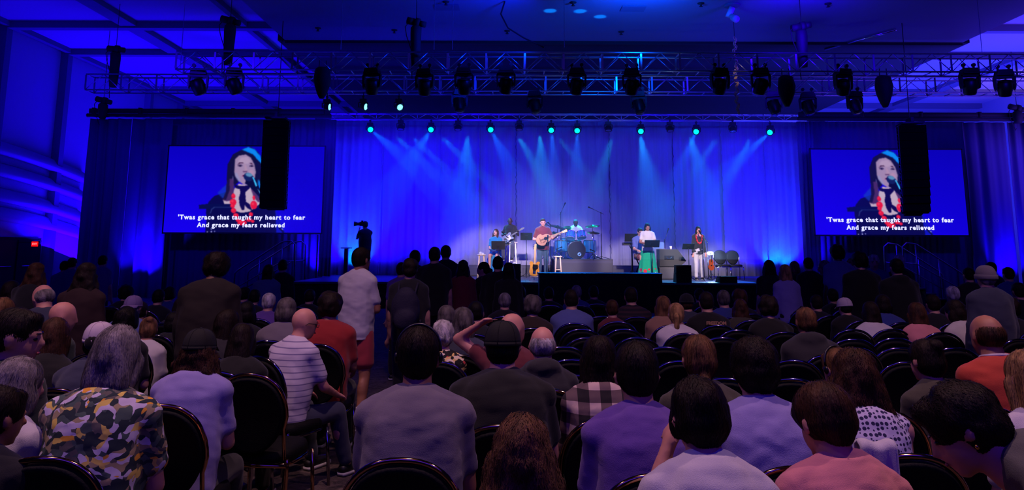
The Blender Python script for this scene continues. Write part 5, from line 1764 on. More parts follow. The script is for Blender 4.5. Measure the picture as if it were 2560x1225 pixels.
# violin on its stand
vp = at(1778, 662, 23.9); vi = thing('violin', 'reddish brown violin upright on a small stand beside the chairs', 'violin', (vp.x, 23.9, vp.z))
out = [(math.cos(a) * (.105 if math.sin(a) < 0 else .085) * (1 - .35 * math.exp(-((math.sin(a) - .05) / .22) ** 2)), math.sin(a) * .18) for a in [2 * PI * i / 40 for i in range(40)]]
mb = MB(); mb.prism(out, -.02, .02); obj('body', mb.mesh('body', (M_vio,)), vi)
mb = MB(); mb.box((0, -.03, .22), (.022, .02, .26)); mb.ell((0, -.03, .36), (.018, .022, .022)); mb.box((0, -.035, -.02), (.04, .006, .03)); obj('neck', mb.mesh('neck', (PM['plastic'],)), vi)
mb = MB(); mb.cyl((0, .04, SZ - vp.z + .02), (0, .04, .22), .010)
for i in range(3): mb.cyl((0, .04, SZ - vp.z + .2), (math.cos(i * 2.1) * .2, .04 + math.sin(i * 2.1) * .2, SZ - vp.z + .005), .009)
vs_ = thing('violin_stand', 'small black stand behind the violin', 'stand', tuple(vi.location)); obj('frame', mb.mesh('frame', (M_plast,), True), vs_)
# bright clamp lamp
lp_ = at(1775, 633, 24.3); lm = thing('clamp_lamp', 'small glaring lamp beside the last singer, above the violin', 'lamp', (lp_.x, 24.3, SZ))
mb = MB(); mb.cyl((0, 0, .01), (0, 0, lp_.z - SZ), .01); mb.cyl((0, 0, 0), (0, 0, .02), .12, n=16); obj('pole', mb.mesh('pole', (M_plast,), True), lm)
mb = MB(); mb.ell((0, -.02, lp_.z - SZ), (.11, .05, .06)); obj('bulb', mb.mesh('bulb', (mat('lamp_glow', (255, 255, 255), .5, emit=(190, 215, 255), estr=9),), True), lm)
light('clamp_lamp_light', 'POINT', (lp_.x, 24.15, lp_.z), 55, (.45, .62, 1.0), size=.08)
# lectern at the left of the stage
lc = at(866, 620, 23.6); le = thing('lectern', 'slim lectern with a flat top standing alone at the left of the stage', 'lectern', (lc.x, 23.6, SZ)); lh = lc.z - SZ
obj('column', boxm((0, 0, lh / 2), (.11, .11, lh - .04), 'column', M_plast), le); obj('top', boxm((0, 0, lh), (.30, .28, .035), 'top', M_plast), le); obj('base', boxm((0, 0, .015), (.34, .34, .03), 'base', M_plast), le)


# stairs with hand rails
def stairs(label, px, Y, sgn, rail_label=None):
    """px = pixel column of the top edge; sgn = direction in which the flight descends"""
    x0 = at(px, 700, Y).x; r = thing('stage_stairs', label, 'stairs', (x0, Y, 0))
    for i in range(4):
        z = SZ * (4 - i) / 5
        obj('step', boxm((sgn * (.15 + .30 * i), 0, z - .02), (.30, 1.1, .04), 'step', M_black), r)
        obj('riser_panel', boxm((sgn * (.30 + .30 * i), 0, z / 2), (.02, 1.08, z - .04), 'riser', M_black), r)
    for y in (-.55, .55):
        mb = MB(); mb.tube([V(sgn * 1.45, y, .02), V(sgn * 1.45, y, .95), V(sgn * 1.35, y, 1.05), V(sgn * .12, y, SZ + 1.12), V(-sgn * .15, y, SZ + 1.16), V(-sgn * .28, y, SZ + 1.05), V(-sgn * .30, y, SZ)], .022, 10)
        mb.tube([V(sgn * 1.45, y, .50), V(sgn * .1, y, SZ + .55), V(-sgn * .28, y, SZ + .58)], .016, 8)
        mb.cyl((sgn * .75, y, .30), (sgn * .75, y, 1.45), .016); mb.cyl((sgn * .10, y, SZ), (sgn * .10, y, SZ + 1.12), .016)
        obj('handrail', mb.mesh('handrail', (mat('rail_steel', (120, 124, 140), .3, 1.0),), True), r)
    return r
stairs('dark stage stairs with pipe handrails left of the stage', 724, 22.6, -1)
stairs('dark stage stairs with arched handrails under the right screen', 2262, 22.6, 1)

# haze over the stage that shows the beams
hz = MB(); hz.box(((X0s + X1s) / 2 + .3, 24.35, (SZ + 6.3) / 2 + .4), (wS + 3.4, 5.4, 6.3 - SZ - .5))
M_haze = bpy.data.materials.new('haze'); M_haze.use_nodes = True; nt = M_haze.node_tree; nt.nodes.clear()
vo = nt.nodes.new('ShaderNodeVolumeScatter'); vo.inputs['Density'].default_value = .019; vo.inputs['Anisotropy'].default_value = .35; vo.inputs['Color'].default_value = (1, 1, 1, 1)
ou = nt.nodes.new('ShaderNodeOutputMaterial'); nt.links.new(vo.outputs[0], ou.inputs['Volume'])
hzo = tag(obj('stage_haze', hz.mesh('haze', (M_haze,))), 'thin haze over the stage that shows the light beams', 'haze', kind='stuff')
# ------------------------------------------------------------------ banquet chairs
M_cpad = mat('chair_vinyl', (5, 5, 8), .7, bump=.25, bscale=120, spec=.2)
M_cframe = mat('chair_frame_warm_lit', (196, 152, 118), .10, 1.0)  # near chairs: warm house light put into the metal colour
M_cfar = mat('chair_frame_far', (150, 144, 150), .09, 1.0)  # far chairs: same frame metal without the painted warm light


def back_outline(n, hw, z0, z1):
    """round topped oval back; bottom narrower"""
    cz = (z0 + z1) / 2; hh = (z1 - z0) / 2; out = []
    for i in range(n):
        a = 2 * PI * i / n
        x = math.copysign(abs(math.cos(a)) ** .86, math.cos(a)); z = math.copysign(abs(math.sin(a)) ** .86, math.sin(a))
        w_ = hw * (1 if z > 0 else 1 + .22 * z)
        out.append((x * w_, cz + z * hh))
    return out


def chair_proto(mf):
    r = thing('banquet_chair', 'x', 'chair')
    tl = Matrix.Rotation(.16, 3, 'X')
    T = lambda x, y, z: V(0, -.215, .44) + tl @ V(x, y, z - .44)
    o = back_outline(36, .205, .47, .915)
    mb = MB(); rg = []
    for y, k in ((-.022, .90), (-.027, .97), (-.012, 1.0), (.012, 1.0), (.030, .96), (.036, .86)):
        rg.append([T(x * k, y, .69 + (z - .69) * k) for x, z in o])
    mb.rings(rg[::-1]); obj('backrest', mb.mesh('backrest', (M_cpad,), True), r)
    mb = MB(); of = [(x, z) for x, z in back_outline(48, .218, .455, .930)]
    # frame follows the upper two thirds and runs down to the rear legs
    top = [p for p in of if p[1] > .60]; top.sort(key=lambda p: math.atan2(p[1] - .60, p[0]))
    pts = [T(top[0][0] + .000, 0, .44)] + [T(x, 0, z) for x, z in top] + [T(top[-1][0], 0, .44)]
    mb.tube(pts, .0115, 8); obj('back_frame', mb.mesh('back_frame', (mf,), True), r)
    mb = MB(); so = [(math.copysign(abs(math.cos(a)) ** .6, math.cos(a)) * .215, math.copysign(abs(math.sin(a)) ** .6, math.sin(a)) * .215) for a in [2 * PI * i / 32 for i in range(32)]]
    mb.rings([[V(x * k, y * k, z) for x, y in so] for z, k in ((.41, .96), (.415, 1.0), (.445, 1.0), (.47, .95), (.478, .80))]); obj('seat', mb.mesh('seat', (M_cpad,), True), r)
    mb = MB(); mb.tube([V(x * .98, y * .98, .398) for x, y in so], .012, 8, True); obj('seat_frame', mb.mesh('seat_frame', (mf,), True), r)
    for s in (-1, 1):
        mb = MB(); mb.cyl((s * .205, .195, .40), (s * .215, .225, 0), .012, n=8); obj('leg', mb.mesh('leg', (mf,), True), r)
        mb = MB(); mb.tube([V(s * .215, -.215, .44), V(s * .212, -.205, .38), V(s * .215, -.25, .0)], .012, 8); obj('leg', mb.mesh('leg', (mf,), True), r)
    mb = MB(); mb.cyl((-.21, -.212, .40), (.21, -.212, .40), .011, n=8)
    obj('crossbar', mb.mesh('crossbar', (mf,), True), r)
    return r
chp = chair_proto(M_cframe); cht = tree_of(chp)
chp2 = chair_proto(M_cfar); cht2 = tree_of(chp2)
_used = {0: False, 1: False}


def chair(x, y, rz, label, group=None, dark=0):
    pr, tr = ((chp, cht), (chp2, cht2))[dark]
    if not _used[dark]:
        _used[dark] = True; pr.location = (x, y, 0); pr.rotation_euler = (0, 0, rz); pr['label'] = label
        if group: pr['group'] = group
        return pr
    return copy_tree(pr, label, group, (x, y, 0), (0, 0, rz), tr)


# ------------------------------------------------------------------ the audience
def sit(**k):
    d = dict(pose='sit', arms='lap', w=1.0, lean=.07, curve=.20); d.update(k); return d
def std(**k):
    d = dict(pose='stand', arms='down', w=1.0); d.update(k); return d

A = person
# --- nearest row
A(1745, 944, 790, sit(head=(0, .18, 0), curve=.22, lean=.10, arms=('face', 'lap'), w=.94), 'dark-haired person with glasses in a white T-shirt, lower centre right, hand raised to cheek', 'white T-shirt wearer with glasses', hair='mop', hcol='dark', shirt=PM['white'], sleeve=.45, skn='pink', extra=(glasses,))
A(2056, 952, 775, sit(head=(.28, .22, 0), curve=.18, lean=.10, w=.92), 'brown-haired boy in a salmon pink T-shirt with his neck showing', 'boy in the pink T-shirt', hair='bowl', hcol='brown', shirt=PM['pink'], sleeve=.45, skn='pink', vox=.009)
A(1305, 1034, 860, sit(head=(0, .05, 0), w=.86, lean=-.04), 'person with long wavy light brown hair seen low at the bottom centre', 'wavy light brown hair', hair='wavy', hcol='light', shirt=PM['dgrey'], sleeve=.9, strands=4200)
A(2395, 958, 900, std(head=(.05, .20, .15), curve=.35, lean=.92, arms='thigh', w=1.0), 'curly-haired person with an earring bending forward in a grey green T-shirt', 'bending person in grey green', hair='curlyshort', hcol='dark', shirt=mat('cloth_sage', (92, 92, 88), .9, bump=.2, bscale=300), sleeve=.5, skn='pink', extra=(eyes, earring), strands=3200, yaw=1.05)
A(2, 962, 680, sit(head=(-.5, .1, 0), w=.95), 'dark-haired person in navy cut by the lower left edge of the picture', 'dark-haired person at the left edge', hair='short', hcol='dark', shirt=PM['navy'], sleeve=.9, skn='tan')
# --- row of the grey shirt
A(1048, 815, 600, sit(w=1.06, head=(0, -.05, 0), curve=.28), 'broad man in a plain grey T-shirt with headphones over short dark hair', 'broad man in the grey T-shirt', hair='short', hcol='dark', shirt=PM['grey'], sleeve=.5, skn='tan', extra=(headband(), neckband('grey')))
A(298, 812, 600, sit(w=1.04, head=(.05, .05, 0), curve=.24), 'person with long straight silver hair in a yellow and green patterned shirt', 'silver-haired patterned shirt wearer', hair='silver', hcol='grey', shirt=PM['hawaii'], sleeve=.5, skn='pink', strands=3000)
A(1590, 853, 640, sit(w=1.0, head=(0, .03, 0)), 'short dark-haired person in a plain purple T-shirt', 'person in the purple T-shirt', hair='short', hcol='dark', shirt=PM['purple'], sleeve=.5, skn='fair', strands=2200)
A(1882, 842, 620, sit(w=1.02, head=(-.05, .05, 0)), 'person with a mop of dark curls in a pale blue collared shirt', 'dark curls and pale blue shirt', hair='curlyshort', hcol='dark', shirt=PM['lav'], sleeve=.9, skn='pink', collar=True, strands=2600)
A(2132, 868, 590, sit(w=.92, head=(-.05, .08, 0)), 'person with long wavy auburn hair in a white top with blue dots', 'long wavy auburn hair and dotted top', hair='wavy', hcol='brown', shirt=PM['dots'], sleeve=0, skn='pink', strands=3400)
A(2567, 872, 600, sit(w=.95, head=(.1, .05, 0)), 'blond long-haired person in a white T-shirt cut by the right edge', 'blond person at the right edge', hair='long', hcol='blond', shirt=PM['white'], sleeve=.5)
A(50, 890, 610, sit(w=.95, head=(-.35, .08, 0)), 'grey-blond bob-haired person in a white blouse with gathered sleeves', 'grey-blond person in the white blouse', hair='bob', hcol='grey', shirt=PM['white'], sleeve=.5, strands=2400, yaw=-.15)
A(502, 816, 470, sit(w=1.0, head=(0, .02, 0)), 'person in a black cap over wavy brown hair and a pale violet T-shirt', 'black cap and violet T-shirt', hair='wavy', hcol='brown', shirt=PM['lav'], sleeve=.5, cap=(PM['capblack'], False), strands=2200)
# --- black shirt row
A(1257, 796, 520, sit(w=1.2, head=(0, .0, 0)), 'very broad man in a black cap and black T-shirt', 'broad man in the black cap', hair='crew', hcol='black', shirt=PM['black'], sleeve=.5, skn='pink', cap=(PM['capblack'], False))
A(1497, 836, 500, sit(w=.9), 'person with long straight dark hair and a plaid shirt over the chair', 'long dark hair and plaid shirt', hair='long', hcol='dark', shirt=PM['plaid'], sleeve=.9, strands=1800)
A(1745, 836, 510, sit(w=.98), 'person with light brown hair in a low ponytail and an olive jacket', 'low ponytail and olive jacket', hair='lowpony', hcol='light', shirt=PM['olive'], sleeve=.9, strands=1600)
A(2312, 846, 470, sit(w=.92, head=(.15, .05, 0)), 'person with a dark hair bun in an olive green shirt', 'dark bun and olive shirt', hair='bun', hcol='dark', shirt=PM['olive'], sleeve=.5, skn='pink', yaw=.1)
A(2462, 782, 440, sit(w=1.08, head=(.1, .08, 0)), 'balding man in a bright orange red shirt with a white collar band', 'balding man in orange red', hair='balding', hcol='brown', shirt=PM['orange'], sleeve=.5, skn='tan', extra=(neckband(),))
A(45, 768, 540, sit(w=1.0, head=(-1.15, .05, 0)), 'dark-haired man in an olive shirt turned to show his right profile', 'dark-haired man in profile', hair='short', hcol='dark', shirt=PM['green'], sleeve=.5, skn='fair', extra=(eyes,), yaw=-.1)
A(252, 800, 430, sit(w=1.0, head=(.1, -.1, 0)), 'person in a white cap with an arched opening over dark hair', 'white cap with arched opening', hair='short', hcol='black', shirt=PM['slate'], sleeve=.5, cap=(PM['capwhite'], False))
A(607, 806, 380, sit(w=1.0, head=(.05, .1, 0)), 'long dark-haired person in a black jacket beside the empty aisle chair', 'long dark hair and black jacket', hair='mid', hcol='dark', shirt=PM['black'], sleeve=.9)
A(1356, 812, 425, sit(w=1.0, head=(0, .03, 0)), 'white-haired man with a bald crown and white collar over a dark jacket', 'bald crown and white hair', hair='balding', hcol='white', shirt=PM['dgrey'], sleeve=.9, skn='pink', extra=(neckband(),), hood=True)
# --- next rows
A(762, 766, 340, sit(w=1.0, head=(-.5, .12, 0), legs='out', arms='thigh'), 'bald man with glasses in a white polo with thin dark stripes', 'bald man in the striped polo', hair=None, shirt=PM['stripe'], sleeve=.5, skn='pink', extra=(glasses, eyes), yaw=-.45, pants=PM['slate'], collar=True)
A(1108, 800, 350, sit(w=.92), 'person with short curly white hair and a cream and red flowered top', 'curly white hair and flowered top', hair='curlyshort', hcol='white', shirt=PM['floral'], sleeve=.5, skn='pink')
A(1117, 761, 295, sit(w=1.05, head=(.1, .1, 0)), 'grey-brown-haired man in a blue checked shirt behind the curly white hair', 'man in the checked shirt', hair='thin', hcol='salt', shirt=PM['check'], sleeve=.9, skn='pink', yaw=-.3)
A(1280, 778, 370, sit(w=1.0, head=(-.9, -.05, 0), arms=('behind', 'face')), 'bald man holding both hands beside his head, half hidden by the black cap', 'bald man with raised arms', hair=None, shirt=PM['maroon'], sleeve=.3, skn='pink')
A(827, 730, 300, sit(w=1.08), 'curly dark-haired person in a red shirt', 'curly hair and red shirt', hair='afro', hcol='dark', shirt=PM['red'], sleeve=.5, skn='tan')
A(718, 742, 290, sit(w=.98, head=(-.1, .1, 0)), 'person with a grey-brown bob and dark grey shirt', 'grey bob and grey shirt', hair='bob', hcol='salt', shirt=PM['grey'], sleeve=.5)
A(673, 731, 225, sit(w=.95), 'white-haired person in a purple top beyond the grey bob', 'white-haired person in purple', hair='short', hcol='white', shirt=PM['purple'], sleeve=.5)
A(2013, 766, 325, sit(w=1.1, head=(.0, .0, 0)), 'broad short-haired man in a dark grey shirt with a white collar', 'broad man with white collar', hair='crew', hcol='light', shirt=PM['dgrey'], sleeve=.9, skn='tan', extra=(neckband(),), hood=True)
A(160, 750, 330, sit(w=1.0, head=(-.7, .15, 0)), 'bald man in an olive green shirt looking right, near the left edge', 'bald man near the left edge', hair=None, shirt=PM['green'], sleeve=.5, skn='pink', yaw=-.3)
A(140, 792, 400, sit(w=.9, head=(.1, .05, 0)), 'person with long dark hair and blond top strands behind the man in profile', 'long dark hair with blond top', hair='long', hcol='brown', shirt=PM['black'], sleeve=.9)
A(374, 792, 300, sit(w=.9, head=(.3, .2, 0)), 'blond short-haired person in a white T-shirt with a warm lit neck', 'blond person with lit neck', hair='bun', hcol='light', shirt=PM['white'], sleeve=.5, skn='tan')
A(317, 766, 330, sit(w=1.0), 'dark-haired person behind the arched white cap', 'dark hair behind the white cap', hair='mop', hcol='black', shirt=PM['navy'], sleeve=.5)
A(110, 708, 285, sit(w=1.0, head=(1.0, .5, 0)), 'grey-haired bearded man turned left with his head lowered', 'bearded man with lowered head', hair='balding', hcol='grey', shirt=PM['slate'], sleeve=.5, skn='pink', extra=(beard('grey'),), ztarget=1)
A(571, 772, 330, sit(w=.95, head=(-.5, .05, 0), arms=('face', 'lap')), 'long dark-haired person with a hand at the chin', 'long hair and hand at chin', hair='long', hcol='dark', shirt=PM['dgrey'], sleeve=.9)
A(437, 777, 275, sit(w=.95), 'person with blue-black hair in front of the hunched standing man', 'blue-black hair', hair='bob', hcol='black', shirt=PM['navy'], sleeve=.5)
A(2175, 752, 250, sit(w=.98, arms='hip'), 'person in a white T-shirt and black vest with dark hair', 'white sleeves and black vest', hair='mid', hcol='dark', shirt=PM['white'], sleeve=.55, skn='tan')
A(2290, 754, 260, sit(w=.95), 'long brown-haired person with bare pink shoulders', 'bare pink shoulders', hair='mid', hcol='brown', shirt=PM['pink'], sleeve=0, skn='pink')
A(2385, 748, 260, sit(w=1.0, head=(.4, .2, 0)), 'dark-haired person in a white shirt leaning toward the aisle', 'dark hair and white shirt', hair='bob', hcol='dark', shirt=PM['white'], sleeve=.5, yaw=.2)
A(2110, 742, 225, sit(w=1.0, head=(.2, .1, 0)), 'person in a white cap and black shirt', 'white cap and black shirt', hair='short', hcol='black', shirt=PM['black'], sleeve=.5, cap=(PM['capwhite'], False))
A(1918, 739, 260, sit(w=1.05), 'dark curly-haired person in a dark shirt in front of the woman in pale blue', 'dark curls in a dark shirt', hair='afro', hcol='dark', shirt=PM['black'], sleeve=.9)
A(2092, 868, 480, sit(w=.95, head=(.3, .2, 0)), 'light-haired person with dark glasses half hidden by the wavy auburn hair', 'light hair and dark glasses', hair='thin', hcol='light', shirt=PM['navy'], sleeve=.5, skn='pink', extra=(headband(),))
# --- middle of the hall
A(1428, 722, 235, sit(w=1.12), 'dark-haired person in a slate blue shirt, middle of the hall', 'slate blue shirt', hair='short', hcol='dark', shirt=PM['lblue'], sleeve=.5)
A(1331, 738, 250, sit(w=1.05), 'grey curly-haired person in a brown jacket', 'grey curls and brown jacket', hair='afro', hcol='salt', shirt=PM['brown'], sleeve=.9)
A(1577, 716, 215, sit(w=1.12), 'tall short-haired man in a dark striped polo', 'tall man in dark stripes', hair='short', hcol='dark', shirt=PM['dstripe'], sleeve=.5)
A(1657, 738, 240, sit(w=.95), 'person with long pinkish blond hair and a pink top', 'long pinkish hair', hair='long', hcol='light', shirt=PM['tan'], sleeve=.5)
A(1690, 756, 265, sit(w=.95, head=(-.2, 0, 0)), 'blond ponytailed person in a bright white shirt', 'blond ponytail and white shirt', hair='ponytail', hcol='blond', shirt=PM['white'], sleeve=.9)
A(1716, 731, 225, sit(w=1.0), 'person in a dark cap right of the long pinkish hair', 'dark cap', hair='short', hcol='brown', shirt=PM['slate'], sleeve=.5, cap=(PM['navy'], False))
fr = A(1765, 728, 240, sit(w=1.1), 'person whose black T-shirt has FREEDOM and a striped flag on its back', 'FREEDOM T-shirt', hair='short', hcol='dark', shirt=PM['black'], sleeve=.5)
A(1850, 746, 225, sit(w=.98), 'long light brown-haired person in a grey green top', 'long hair and grey green top', hair='longwide', hcol='brown', shirt=PM['olive'], sleeve=.5)
A(1808, 724, 215, sit(w=1.0), 'grey-haired person in a deep blue shirt', 'deep blue shirt', hair='short', hcol='salt', shirt=PM['blue'], sleeve=.5)
A(1848, 723, 205, sit(w=1.0), 'brown-haired person beyond the long light brown hair', 'brown hair in the far rows', hair='afro', hcol='brown', shirt=PM['navy'], sleeve=.5)
A(1530, 748, 230, sit(w=.85), 'small dark-haired child in a red-brown shirt', 'small child', hair='short', hcol='brown', shirt=PM['maroon'], sleeve=.5)
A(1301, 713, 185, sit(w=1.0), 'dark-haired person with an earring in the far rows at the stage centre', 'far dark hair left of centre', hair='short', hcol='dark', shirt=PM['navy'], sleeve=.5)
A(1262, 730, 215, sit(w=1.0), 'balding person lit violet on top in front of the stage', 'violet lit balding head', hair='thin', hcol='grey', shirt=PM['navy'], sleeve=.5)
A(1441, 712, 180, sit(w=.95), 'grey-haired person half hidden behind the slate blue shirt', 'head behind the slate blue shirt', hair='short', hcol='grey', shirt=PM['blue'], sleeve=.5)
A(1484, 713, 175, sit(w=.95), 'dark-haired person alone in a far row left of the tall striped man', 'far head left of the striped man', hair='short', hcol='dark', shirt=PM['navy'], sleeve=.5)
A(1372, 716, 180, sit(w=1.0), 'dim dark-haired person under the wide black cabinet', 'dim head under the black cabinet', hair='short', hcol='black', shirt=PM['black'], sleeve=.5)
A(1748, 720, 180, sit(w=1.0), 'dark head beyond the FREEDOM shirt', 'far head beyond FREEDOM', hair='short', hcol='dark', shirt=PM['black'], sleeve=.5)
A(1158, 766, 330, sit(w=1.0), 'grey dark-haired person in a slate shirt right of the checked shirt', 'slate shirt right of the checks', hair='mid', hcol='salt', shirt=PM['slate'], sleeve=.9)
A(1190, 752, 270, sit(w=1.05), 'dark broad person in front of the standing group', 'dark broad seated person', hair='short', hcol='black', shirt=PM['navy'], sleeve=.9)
# --- left far rows
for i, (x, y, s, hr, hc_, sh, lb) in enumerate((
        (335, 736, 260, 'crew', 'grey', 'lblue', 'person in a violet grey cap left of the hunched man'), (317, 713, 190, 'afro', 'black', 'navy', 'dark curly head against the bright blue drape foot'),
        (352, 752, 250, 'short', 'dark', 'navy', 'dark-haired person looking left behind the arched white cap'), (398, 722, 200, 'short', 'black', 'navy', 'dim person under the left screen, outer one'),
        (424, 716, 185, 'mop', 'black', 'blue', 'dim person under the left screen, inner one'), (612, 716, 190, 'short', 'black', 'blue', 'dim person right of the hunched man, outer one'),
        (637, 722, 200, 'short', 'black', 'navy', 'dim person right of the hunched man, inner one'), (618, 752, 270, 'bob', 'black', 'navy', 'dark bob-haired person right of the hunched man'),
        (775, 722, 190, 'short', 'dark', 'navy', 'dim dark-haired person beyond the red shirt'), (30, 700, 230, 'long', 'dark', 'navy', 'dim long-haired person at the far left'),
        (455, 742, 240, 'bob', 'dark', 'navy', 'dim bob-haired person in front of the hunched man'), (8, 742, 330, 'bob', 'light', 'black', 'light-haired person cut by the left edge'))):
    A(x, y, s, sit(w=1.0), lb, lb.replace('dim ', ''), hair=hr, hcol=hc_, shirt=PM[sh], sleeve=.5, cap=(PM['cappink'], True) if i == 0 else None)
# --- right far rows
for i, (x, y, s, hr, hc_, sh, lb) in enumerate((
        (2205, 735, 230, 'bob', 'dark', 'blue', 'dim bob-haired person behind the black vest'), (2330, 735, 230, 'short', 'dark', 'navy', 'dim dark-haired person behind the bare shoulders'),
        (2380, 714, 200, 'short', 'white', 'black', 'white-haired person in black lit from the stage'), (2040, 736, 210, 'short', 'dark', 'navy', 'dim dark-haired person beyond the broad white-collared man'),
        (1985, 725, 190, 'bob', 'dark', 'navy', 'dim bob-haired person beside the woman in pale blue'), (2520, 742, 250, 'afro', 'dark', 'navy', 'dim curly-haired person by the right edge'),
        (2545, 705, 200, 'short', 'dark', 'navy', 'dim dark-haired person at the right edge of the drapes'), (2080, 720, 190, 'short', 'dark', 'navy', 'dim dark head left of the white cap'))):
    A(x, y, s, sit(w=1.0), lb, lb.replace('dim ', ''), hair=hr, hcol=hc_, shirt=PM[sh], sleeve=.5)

# --- standing people
def socks(root, P, HM, sk):
    for s in (-1, 1): bind(obj('sock', sock_mesh(P, s).mesh('sock', (), True), root), [PM['sock']])
A(904, 617, 258, std(legs='step', arms='crossed', head=(-.35, .05, 0), w=.88), 'young man in a white T-shirt and red shorts standing in the aisle', 'man in the white T-shirt and red shorts', hair='short', hcol='dark', skn='tan', shirt=PM['white'], sleeve=.5, shortp=True, pants=PM['coral'], vox=.012, shoes=PM['shoe_white'], extra=(socks,), yaw=-.3, strands=900, infl=.026)
A(544, 633, 315, std(w=1.18, head=(.15, .3, .1), lean=.1, curve=.15), 'big hunched man with curly dark hair and a dark brown shirt, standing', 'hunched man in dark brown', hair='afro', hcol='dark', shirt=mat('cloth_dark_brown', (26, 16, 13), .9), sleeve=.9, skn='brown')
A(218, 655, 295, std(w=1.0), 'standing person with very long flared dark hair in a dark red-brown top', 'long flared dark hair', hair='wavy', hcol='dark', shirt=mat('cloth_dark_red_brown', (40, 16, 20), .9), sleeve=.9)
A(92, 655, 250, std(w=1.0), 'standing person with long curly brown hair near the left edge', 'long curly brown hair', hair='wavy', hcol='brown', shirt=PM['navy'], sleeve=.9)
A(182, 643, 150, std(w=1.0), 'standing dark-haired person in blue, right one of a pair near the left wall', 'right one of the pair', hair='short', hcol='black', shirt=PM['blue'], sleeve=.5)
A(163, 651, 150, std(w=.95), 'standing dark-haired person in blue, left one of a pair near the left wall', 'left one of the pair', hair='short', hcol='black', shirt=PM['blue'], sleeve=.5)
A(258, 637, 145, std(w=1.05), 'standing man with dark hair before the bright blue left drape', 'man before the left drape', hair='short', hcol='black', shirt=PM['purple'], sleeve=.5)
A(1026, 645, 250, std(w=1.05, arms='down'), 'standing person with dark curly hair and a large backpack', 'backpack wearer', hair='curlyshort', hcol='dark', shirt=PM['navy'], sleeve=.5, extra=(backpack,))
A(1038, 624, 180, std(w=1.0), 'standing man behind the backpack wearer, head tallest above the backpack', 'man above the backpack', hair='short', hcol='dark', shirt=PM['navy'], sleeve=.5)
A(1004, 655, 190, std(w=.9), 'standing short person half hidden at the left of the backpack wearer', 'short person left of the backpack', hair='short', hcol='dark', shirt=PM['purple'], sleeve=.5)
A(1087, 616, 190, std(w=1.08), 'standing man with a flat quiff and pale neck in a black shirt', 'man with the flat quiff', hair='short', hcol='dark', shirt=PM['black'], sleeve=.5)
A(1115, 612, 165, std(w=.95), 'tallest standing man in the group left of the stage stools, slim neck', 'tallest man of the group', hair='short', hcol='dark', shirt=PM['navy'], sleeve=.5)
A(1158, 649, 185, std(w=.9), 'standing long-haired woman in a dark red top left of the stool with the tissue', 'woman in dark red', hair='longwide', hcol='dark', shirt=PM['dred'], sleeve=.9)
A(1209, 654, 178, std(w=.88, head=(.9, .05, 0)), 'standing woman in profile with a ponytail below the stage stool', 'ponytailed woman in profile', hair='ponytail', hcol='dark', shirt=PM['navy'], sleeve=.9, extra=(eyes,), yaw=.5)
A(1245, 639, 190, std(w=1.1), 'standing short-haired man in black in front of the music stand of the seated singer', 'man in black at the music stand', hair='crew', hcol='black', shirt=PM['black'], sleeve=.9)
A(1272, 655, 195, std(w=.9), 'standing person with long dark hair beside the square stage monitor', 'long hair by the square monitor', hair='long', hcol='black', shirt=PM['black'], sleeve=.9)
A(2092, 612, 175, std(w=.95, arms='down'), 'tall standing young man in a violet T-shirt right of the stage', 'tall man in the violet T-shirt', hair='afro', hcol='black', skn='dark', shirt=PM['lblue'], sleeve=.5)
A(1962, 660, 190, std(w=.9), 'standing woman, stage light painted into her long pale hair and pale blue shirt', 'woman in pale blue', hair='long', hcol='blond', shirt=PM['lav'], sleeve=.9)  # stage light on her is put into paler shirt and hair colours
A(1922, 649, 175, std(w=.95), 'standing long-haired woman in dark clothes at the right end of the stage', 'dark woman at the stage end', hair='longwide', hcol='dark', shirt=PM['navy'], sleeve=.5)
A(2148, 630, 200, std(w=1.2), 'broad standing man in a black jacket, left one of the dark pair', 'broad man, left of the dark pair', hair='afro', hcol='black', shirt=PM['black'], sleeve=.9)
A(2240, 645, 215, std(w=1.2), 'broad standing person in black, right one of the dark pair under the screen', 'broad person, right of the dark pair', hair='short', hcol='black', shirt=PM['black'], sleeve=.9, hood=True)
A(2183, 636, 165, std(w=.95, head=(.3, .1, 0)), 'standing white curly-haired woman facing the camera, lit from the stage', 'white-haired woman facing back', hair='curlyshort', hcol='white', skn='pink', shirt=PM['blue'], sleeve=.5, extra=(eyes,), yaw=PI - .6)
A(2247, 636, 160, std(w=.95), 'standing white-haired man beyond the dark pair', 'white-haired man beyond the pair', hair='short', hcol='white', shirt=PM['navy'], sleeve=.5)
A(2060, 650, 165, std(w=.95, head=(.4, .1, 0)), 'standing grey-haired woman in profile left of the tall young man', 'grey-haired woman in profile', hair='bob', hcol='grey', shirt=PM['black'], sleeve=.9, extra=(eyes,), yaw=.9)
A(2020, 643, 165, std(w=1.0), 'standing dark-haired man between the pale blue woman and the grey-haired woman', 'man between the two women', hair='short', hcol='black', shirt=PM['navy'], sleeve=.9)
A(2128, 645, 150, std(w=.9, head=(.3, .1, 0)), 'standing pale-faced blond woman behind the dark pair', 'pale-faced woman behind the pair', hair='bob', hcol='blond', shirt=PM['purple'], sleeve=.5, extra=(eyes,), yaw=2.2)
A(1985, 652, 160, std(w=.95), 'standing person with light streaked hair at the drape edge', 'light streaked hair at the drape', hair='bob', hcol='blond', shirt=PM['navy'], sleeve=.9)
A(2462, 660, 285, std(w=1.05), 'standing person in a grey knit hat and white and grey jacket', 'knit hat and grey jacket', hair='short', hcol='grey', shirt=PM['slate'], sleeve=.9, cap=(PM['grey'], 'knit'))
A(2476, 654, 170, std(w=1.0), 'standing dark-haired man behind the knit hat', 'man behind the knit hat', hair='short', hcol='black', shirt=PM['navy'], sleeve=.5)
A(2519, 667, 150, std(w=.95), 'short standing person before the bright blue right drape', 'short person before the right drape', hair='short', hcol='black', shirt=PM['blue'], sleeve=.5)
